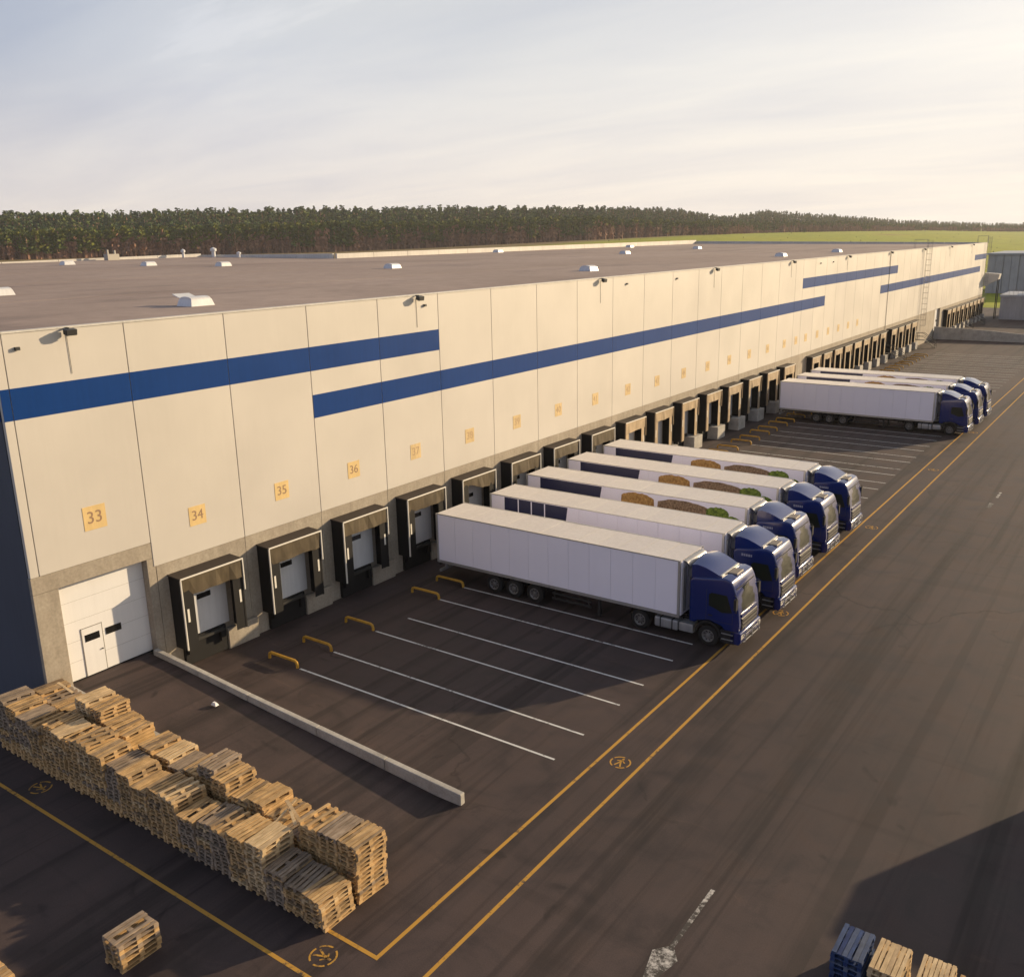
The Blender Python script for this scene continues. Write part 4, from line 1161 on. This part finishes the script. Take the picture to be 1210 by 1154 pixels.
# ------------------------------------------------------------------ foliage
def attr_mat(name, spec=.15, trans=0.0):
    q = NT(name, .85, (.05, .06, .02), spec)
    at = q.n('ShaderNodeAttribute'); at.attribute_name = 'tint'
    q.base(at.outputs['Color'])
    return q.m
mat['foliage'] = attr_mat('foliage')
def mesh_from(name, V_, F4, tint, material):
    me = bpy.data.meshes.new(name)
    n = len(V_); f = len(F4)
    me.vertices.add(n); me.vertices.foreach_set('co', np.asarray(V_, np.float32).ravel())
    me.loops.add(f * 4); me.loops.foreach_set('vertex_index', np.asarray(F4, np.int32).ravel())
    me.polygons.add(f); me.polygons.foreach_set('loop_start', np.arange(0, f * 4, 4, dtype=np.int32))
    at = me.color_attributes.new('tint', 'FLOAT_COLOR', 'POINT')
    at.data.foreach_set('color', np.concatenate([np.asarray(tint, np.float32), np.ones((n, 1), np.float32)], 1).ravel())
    me.materials.append(material); me.update(calc_edges=True); me.validate()
    return me
def pine_proto(h, r, cl, nq, seed, brown):
    """leaf-clump quads through the crown volume, a few dead brown twigs below, a 4-sided trunk; returns verts, quads, kind(0 leaf, 1 twig, 2 trunk)"""
    g = np.random.default_rng(seed); V_ = []; F_ = []; Kd = []
    def quad(c_, sx, sz, kd):
        th = g.uniform(0, 2 * PI); tl = g.uniform(-.9, .9)
        e1 = np.array([math.cos(th), math.sin(th), g.uniform(-.3, .3)]) * sx
        e2 = np.array([-math.sin(th) * math.sin(tl), math.cos(th) * math.sin(tl), math.cos(tl)]) * sz
        i = len(V_); V_.extend([c_ - e1 - e2 * .6, c_ + e1 - e2, c_ + e1 * .7 + e2, c_ - e1 * .8 + e2 * .8]); F_.append((i, i + 1, i + 2, i + 3)); Kd.extend([kd] * 4)
    for k in range(nq):
        t = g.uniform(0, 1) ** .85
        z = h * (1 - cl) + h * cl * t
        rr = r * (1.05 - t) ** .5 * (.6 + .4 * math.sin(t * 9 + seed)) * math.sqrt(g.uniform(.15, 1)); th = g.uniform(0, 2 * PI)
        s = r * g.uniform(.17, .33) * (1.1 - .3 * t)
        quad(np.array([rr * math.cos(th), rr * math.sin(th), z]), s, s * .62, 0)
    for k in range(brown):
        z = h * g.uniform(.12, 1 - cl + .12); rr = r * .55 * math.sqrt(g.uniform(.05, 1)); th = g.uniform(0, 2 * PI)
        quad(np.array([rr * math.cos(th), rr * math.sin(th), z]), r * g.uniform(.12, .30), r * g.uniform(.15, .4), 1)
    tr = h * .012 + .05
    for k in range(4):
        t0, t1 = PI / 2 * k, PI / 2 * (k + 1); i = len(V_)
        V_.extend([np.array([tr * math.cos(t0), tr * math.sin(t0), -.5]), np.array([tr * math.cos(t1), tr * math.sin(t1), -.5]), np.array([tr * .4 * math.cos(t1), tr * .4 * math.sin(t1), h * .9]), np.array([tr * .4 * math.cos(t0), tr * .4 * math.sin(t0), h * .9])])
        F_.append((i, i + 1, i + 2, i + 3)); Kd.extend([2] * 4)
    return np.array(V_), np.array(F_), np.array(Kd)
protos = [pine_proto(1, .20, .36, 44, s, 40) for s in range(4)]
protos_dense = [pine_proto(1, .24, .72, 60, 10 + s, 4) for s in range(4)]
Vs, Fs, Ts = [], [], []; off = 0
def add_tree(x, y, z, h, wd, pr, leaf, twig, trunk):
    global off
    V_, F_, Kd = pr
    th = rng.uniform(0, 2 * PI); cs, sn = math.cos(th), math.sin(th)
    P = np.empty_like(V_); P[:, 0] = (V_[:, 0] * cs - V_[:, 1] * sn) * h * wd + x; P[:, 1] = (V_[:, 0] * sn + V_[:, 1] * cs) * h * wd + y; P[:, 2] = V_[:, 2] * h + z
    col = np.where(Kd[:, None] == 0, leaf, np.where(Kd[:, None] == 1, twig, trunk)) * np.repeat(rng.uniform(.86, 1.14, (len(V_) // 4, 1)), 4, 0)
    Vs.append(P); Fs.append(F_ + off); Ts.append(col); off += len(V_)
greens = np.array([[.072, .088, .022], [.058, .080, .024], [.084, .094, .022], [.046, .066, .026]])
browns = np.array([[.30, .17, .11], [.24, .14, .10], [.33, .19, .12]])
N_T = 12500
cntT = 0
while cntT < N_T:
    az = rng.uniform(4, 70)
    D, zb, hf, Dt, zt = prof(az)
    front = rng.random() < .42
    t = rng.uniform(0, .06) if front else rng.uniform(.06, 1) ** 1.0
    d = D + (Dt - D) * t * 1.05
    x, y = OX - d * math.sin(math.radians(az)), OY + d * math.cos(math.radians(az))
    z = float(terrain(np.array([az]), np.array([d]))[0])
    patch = math.sin(az * .9) + math.sin(az * 2.3 + 1) + math.sin(x * .021 + y * .017)
    h = float(hf) * (rng.uniform(.72, 1.05) if rng.random() < .9 else rng.uniform(1.05, 1.2))
    if front and patch > -.9:
        pr = protos[rng.integers(4)]; tw = browns[rng.integers(3)]
    else:
        pr = protos_dense[rng.integers(4)]; tw = browns[rng.integers(3)] * .8
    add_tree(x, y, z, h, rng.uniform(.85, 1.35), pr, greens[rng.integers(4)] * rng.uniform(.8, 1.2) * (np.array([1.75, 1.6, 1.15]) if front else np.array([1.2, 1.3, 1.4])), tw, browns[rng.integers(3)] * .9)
    cntT += 1
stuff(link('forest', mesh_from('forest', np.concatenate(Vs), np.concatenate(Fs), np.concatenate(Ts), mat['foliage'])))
# shrubs scattered on the meadow
Vs, Fs, Ts = [], [], []; off = 0
for k in range(220):
    az = rng.uniform(2, 30); D = float(prof(az)[0]); d = rng.uniform(260, D * .98)
    x, y = OX - d * math.sin(math.radians(az)), OY + d * math.cos(math.radians(az))
    if y < 250: continue
    z = float(terrain(np.array([az]), np.array([d]))[0])
    add_tree(x, y, z - .3, rng.uniform(.5, 1.4), rng.uniform(1.8, 3.2), protos_dense[rng.integers(4)], greens[rng.integers(4)] * 1.1, browns[0], browns[0])
stuff(link('meadow_shrubs', mesh_from('meadow_shrubs', np.concatenate(Vs), np.concatenate(Fs), np.concatenate(Ts), mat['foliage'])))

def tree_thing(name, label, cat, x, y, z, h, crown_r, n, seed, leafcol, group=None, low=.25):
    g = np.random.default_rng(seed)
    T = thing(name, label, cat, (x, y, z), 0, group)
    m = MB(); rr = h * .022 + .04
    m.tube([(x, y, z - .4), (x + .1, y, z + h * .3), (x - .1, y + .1, z + h * .6), (x, y, z + h * .88)], rr, 6)
    for k in range(6):
        t = g.uniform(.35, .8); th = g.uniform(0, 2 * PI); l_ = crown_r * .8
        m.tube([(x, y, z + h * t), (x + l_ * .5 * math.cos(th), y + l_ * .5 * math.sin(th), z + h * (t + .07)), (x + l_ * math.cos(th), y + l_ * math.sin(th), z + h * (t + .12))], rr * .35, 5)
    m.build('trunk', mat['bark'], T)
    V_, F_, T_ = [], [], []
    cl = [(g.uniform(-1, 1, 3)) for _ in range(14)]
    for k in range(n):
        c_ = cl[g.integers(14)]; p = np.array([c_[0] * crown_r * .7, c_[1] * crown_r * .7, h * (low + (1 - low) * (.5 + .42 * c_[2]))]) + g.normal(0, crown_r * .26, 3) * np.array([1, 1, .8])
        s = crown_r * g.uniform(.05, .11) + .05
        th = g.uniform(0, 2 * PI); e1 = np.array([math.cos(th), math.sin(th), g.uniform(-.5, .5)]) * s; e2 = np.array([-math.sin(th), math.cos(th), g.uniform(-.8, .8)]) * s * .7
        i = len(V_); V_.extend([p - e1 - e2, p + e1 - e2, p + e1 + e2, p - e1 + e2]); F_.append((i, i + 1, i + 2, i + 3)); T_.extend([leafcol * g.uniform(.7, 1.3)] * 4)
    link('crown', mesh_from('crown', np.array(V_), np.array(F_), np.array(T_), mat['foliage']), T)
for i, (az, dd, h, lab) in enumerate([(24.1, .93, 8, 'round dark bush at the wood edge, left one of a close pair'), (22.9, .93, 8.5, 'round dark bush at the wood edge, right one of a close pair'),
                                      (30.9, .95, 15, 'bright green pine standing before the brown trunks'), (51.5, .97, 21, 'tall lighter pine rising alone before the dark wood'),
                                      (18.5, .9, 6, 'small lone bush on the meadow before the hill'), (12.3, .42, 3.2, 'low dark bush on the meadow, nearer of two'), (10.8, .40, 3.4, 'low dark bush on the meadow beside another'),
                                      (9.2, .37, 3.6, 'dark bush on the meadow above the storage hall')]):
    D = float(prof(az)[0]); d = D * dd
    x, y = OX - d * math.sin(math.radians(az)), OY + d * math.cos(math.radians(az)); z = float(terrain(np.array([az]), np.array([d]))[0])
    tree_thing('pine_tree' if h > 10 else 'bush', lab, 'tree' if h > 10 else 'bush', x, y, z, h, h * (.22 if h > 10 else .55), 260, 100 + i, greens[i % 4] * (1.0 if i != 2 else 1.5), low=.35 if h > 10 else .1)
for i, (x, y, h) in enumerate([(51, 71, 8.5), (46, 80, 9.0), (49, 90, 9.0), (54, 74, 9.5), (54, 102, 10), (58, 88, 9.5)]):
    tree_thing('roadside_tree', 'leafy roadside tree, %s along the yard edge' % ORD[i + 1], 'tree', x, y, 0, h, h * .30, 1300, 300 + i, np.array([.10, .125, .02]), 'trees along the yard edge', low=.2)

# ------------------------------------------------------------------ small things
o = MB().hexa([(4.35, 19.6, .86), (4.62, 19.62, .84), (4.6, 19.8, .84), (4.36, 19.78, .86), (4.42, 19.64, .97), (4.56, 19.66, .96), (4.55, 19.74, .95), (4.42, 19.74, .97)]).build('paper_scrap', mat['litter'])
tag(o, 'crumpled white paper scrap on the driveway beside the low wall', 'litter')

# ------------------------------------------------------------------ air
q = bpy.data.materials.new('air'); q.use_nodes = True
t = q.node_tree; t.nodes.clear()
oo = t.nodes.new('ShaderNodeOutputMaterial'); pv = t.nodes.new('ShaderNodeVolumePrincipled')
pv.inputs['Color'].default_value = (.90, .90, .92, 1); pv.inputs['Density'].default_value = .00009; pv.inputs['Anisotropy'].default_value = .3
t.links.new(pv.outputs[0], oo.inputs['Volume'])
hz = MB().box(-3900, 3900, -3900, 3900, -8, 125).build('haze', q); hz['kind'] = 'stuff'
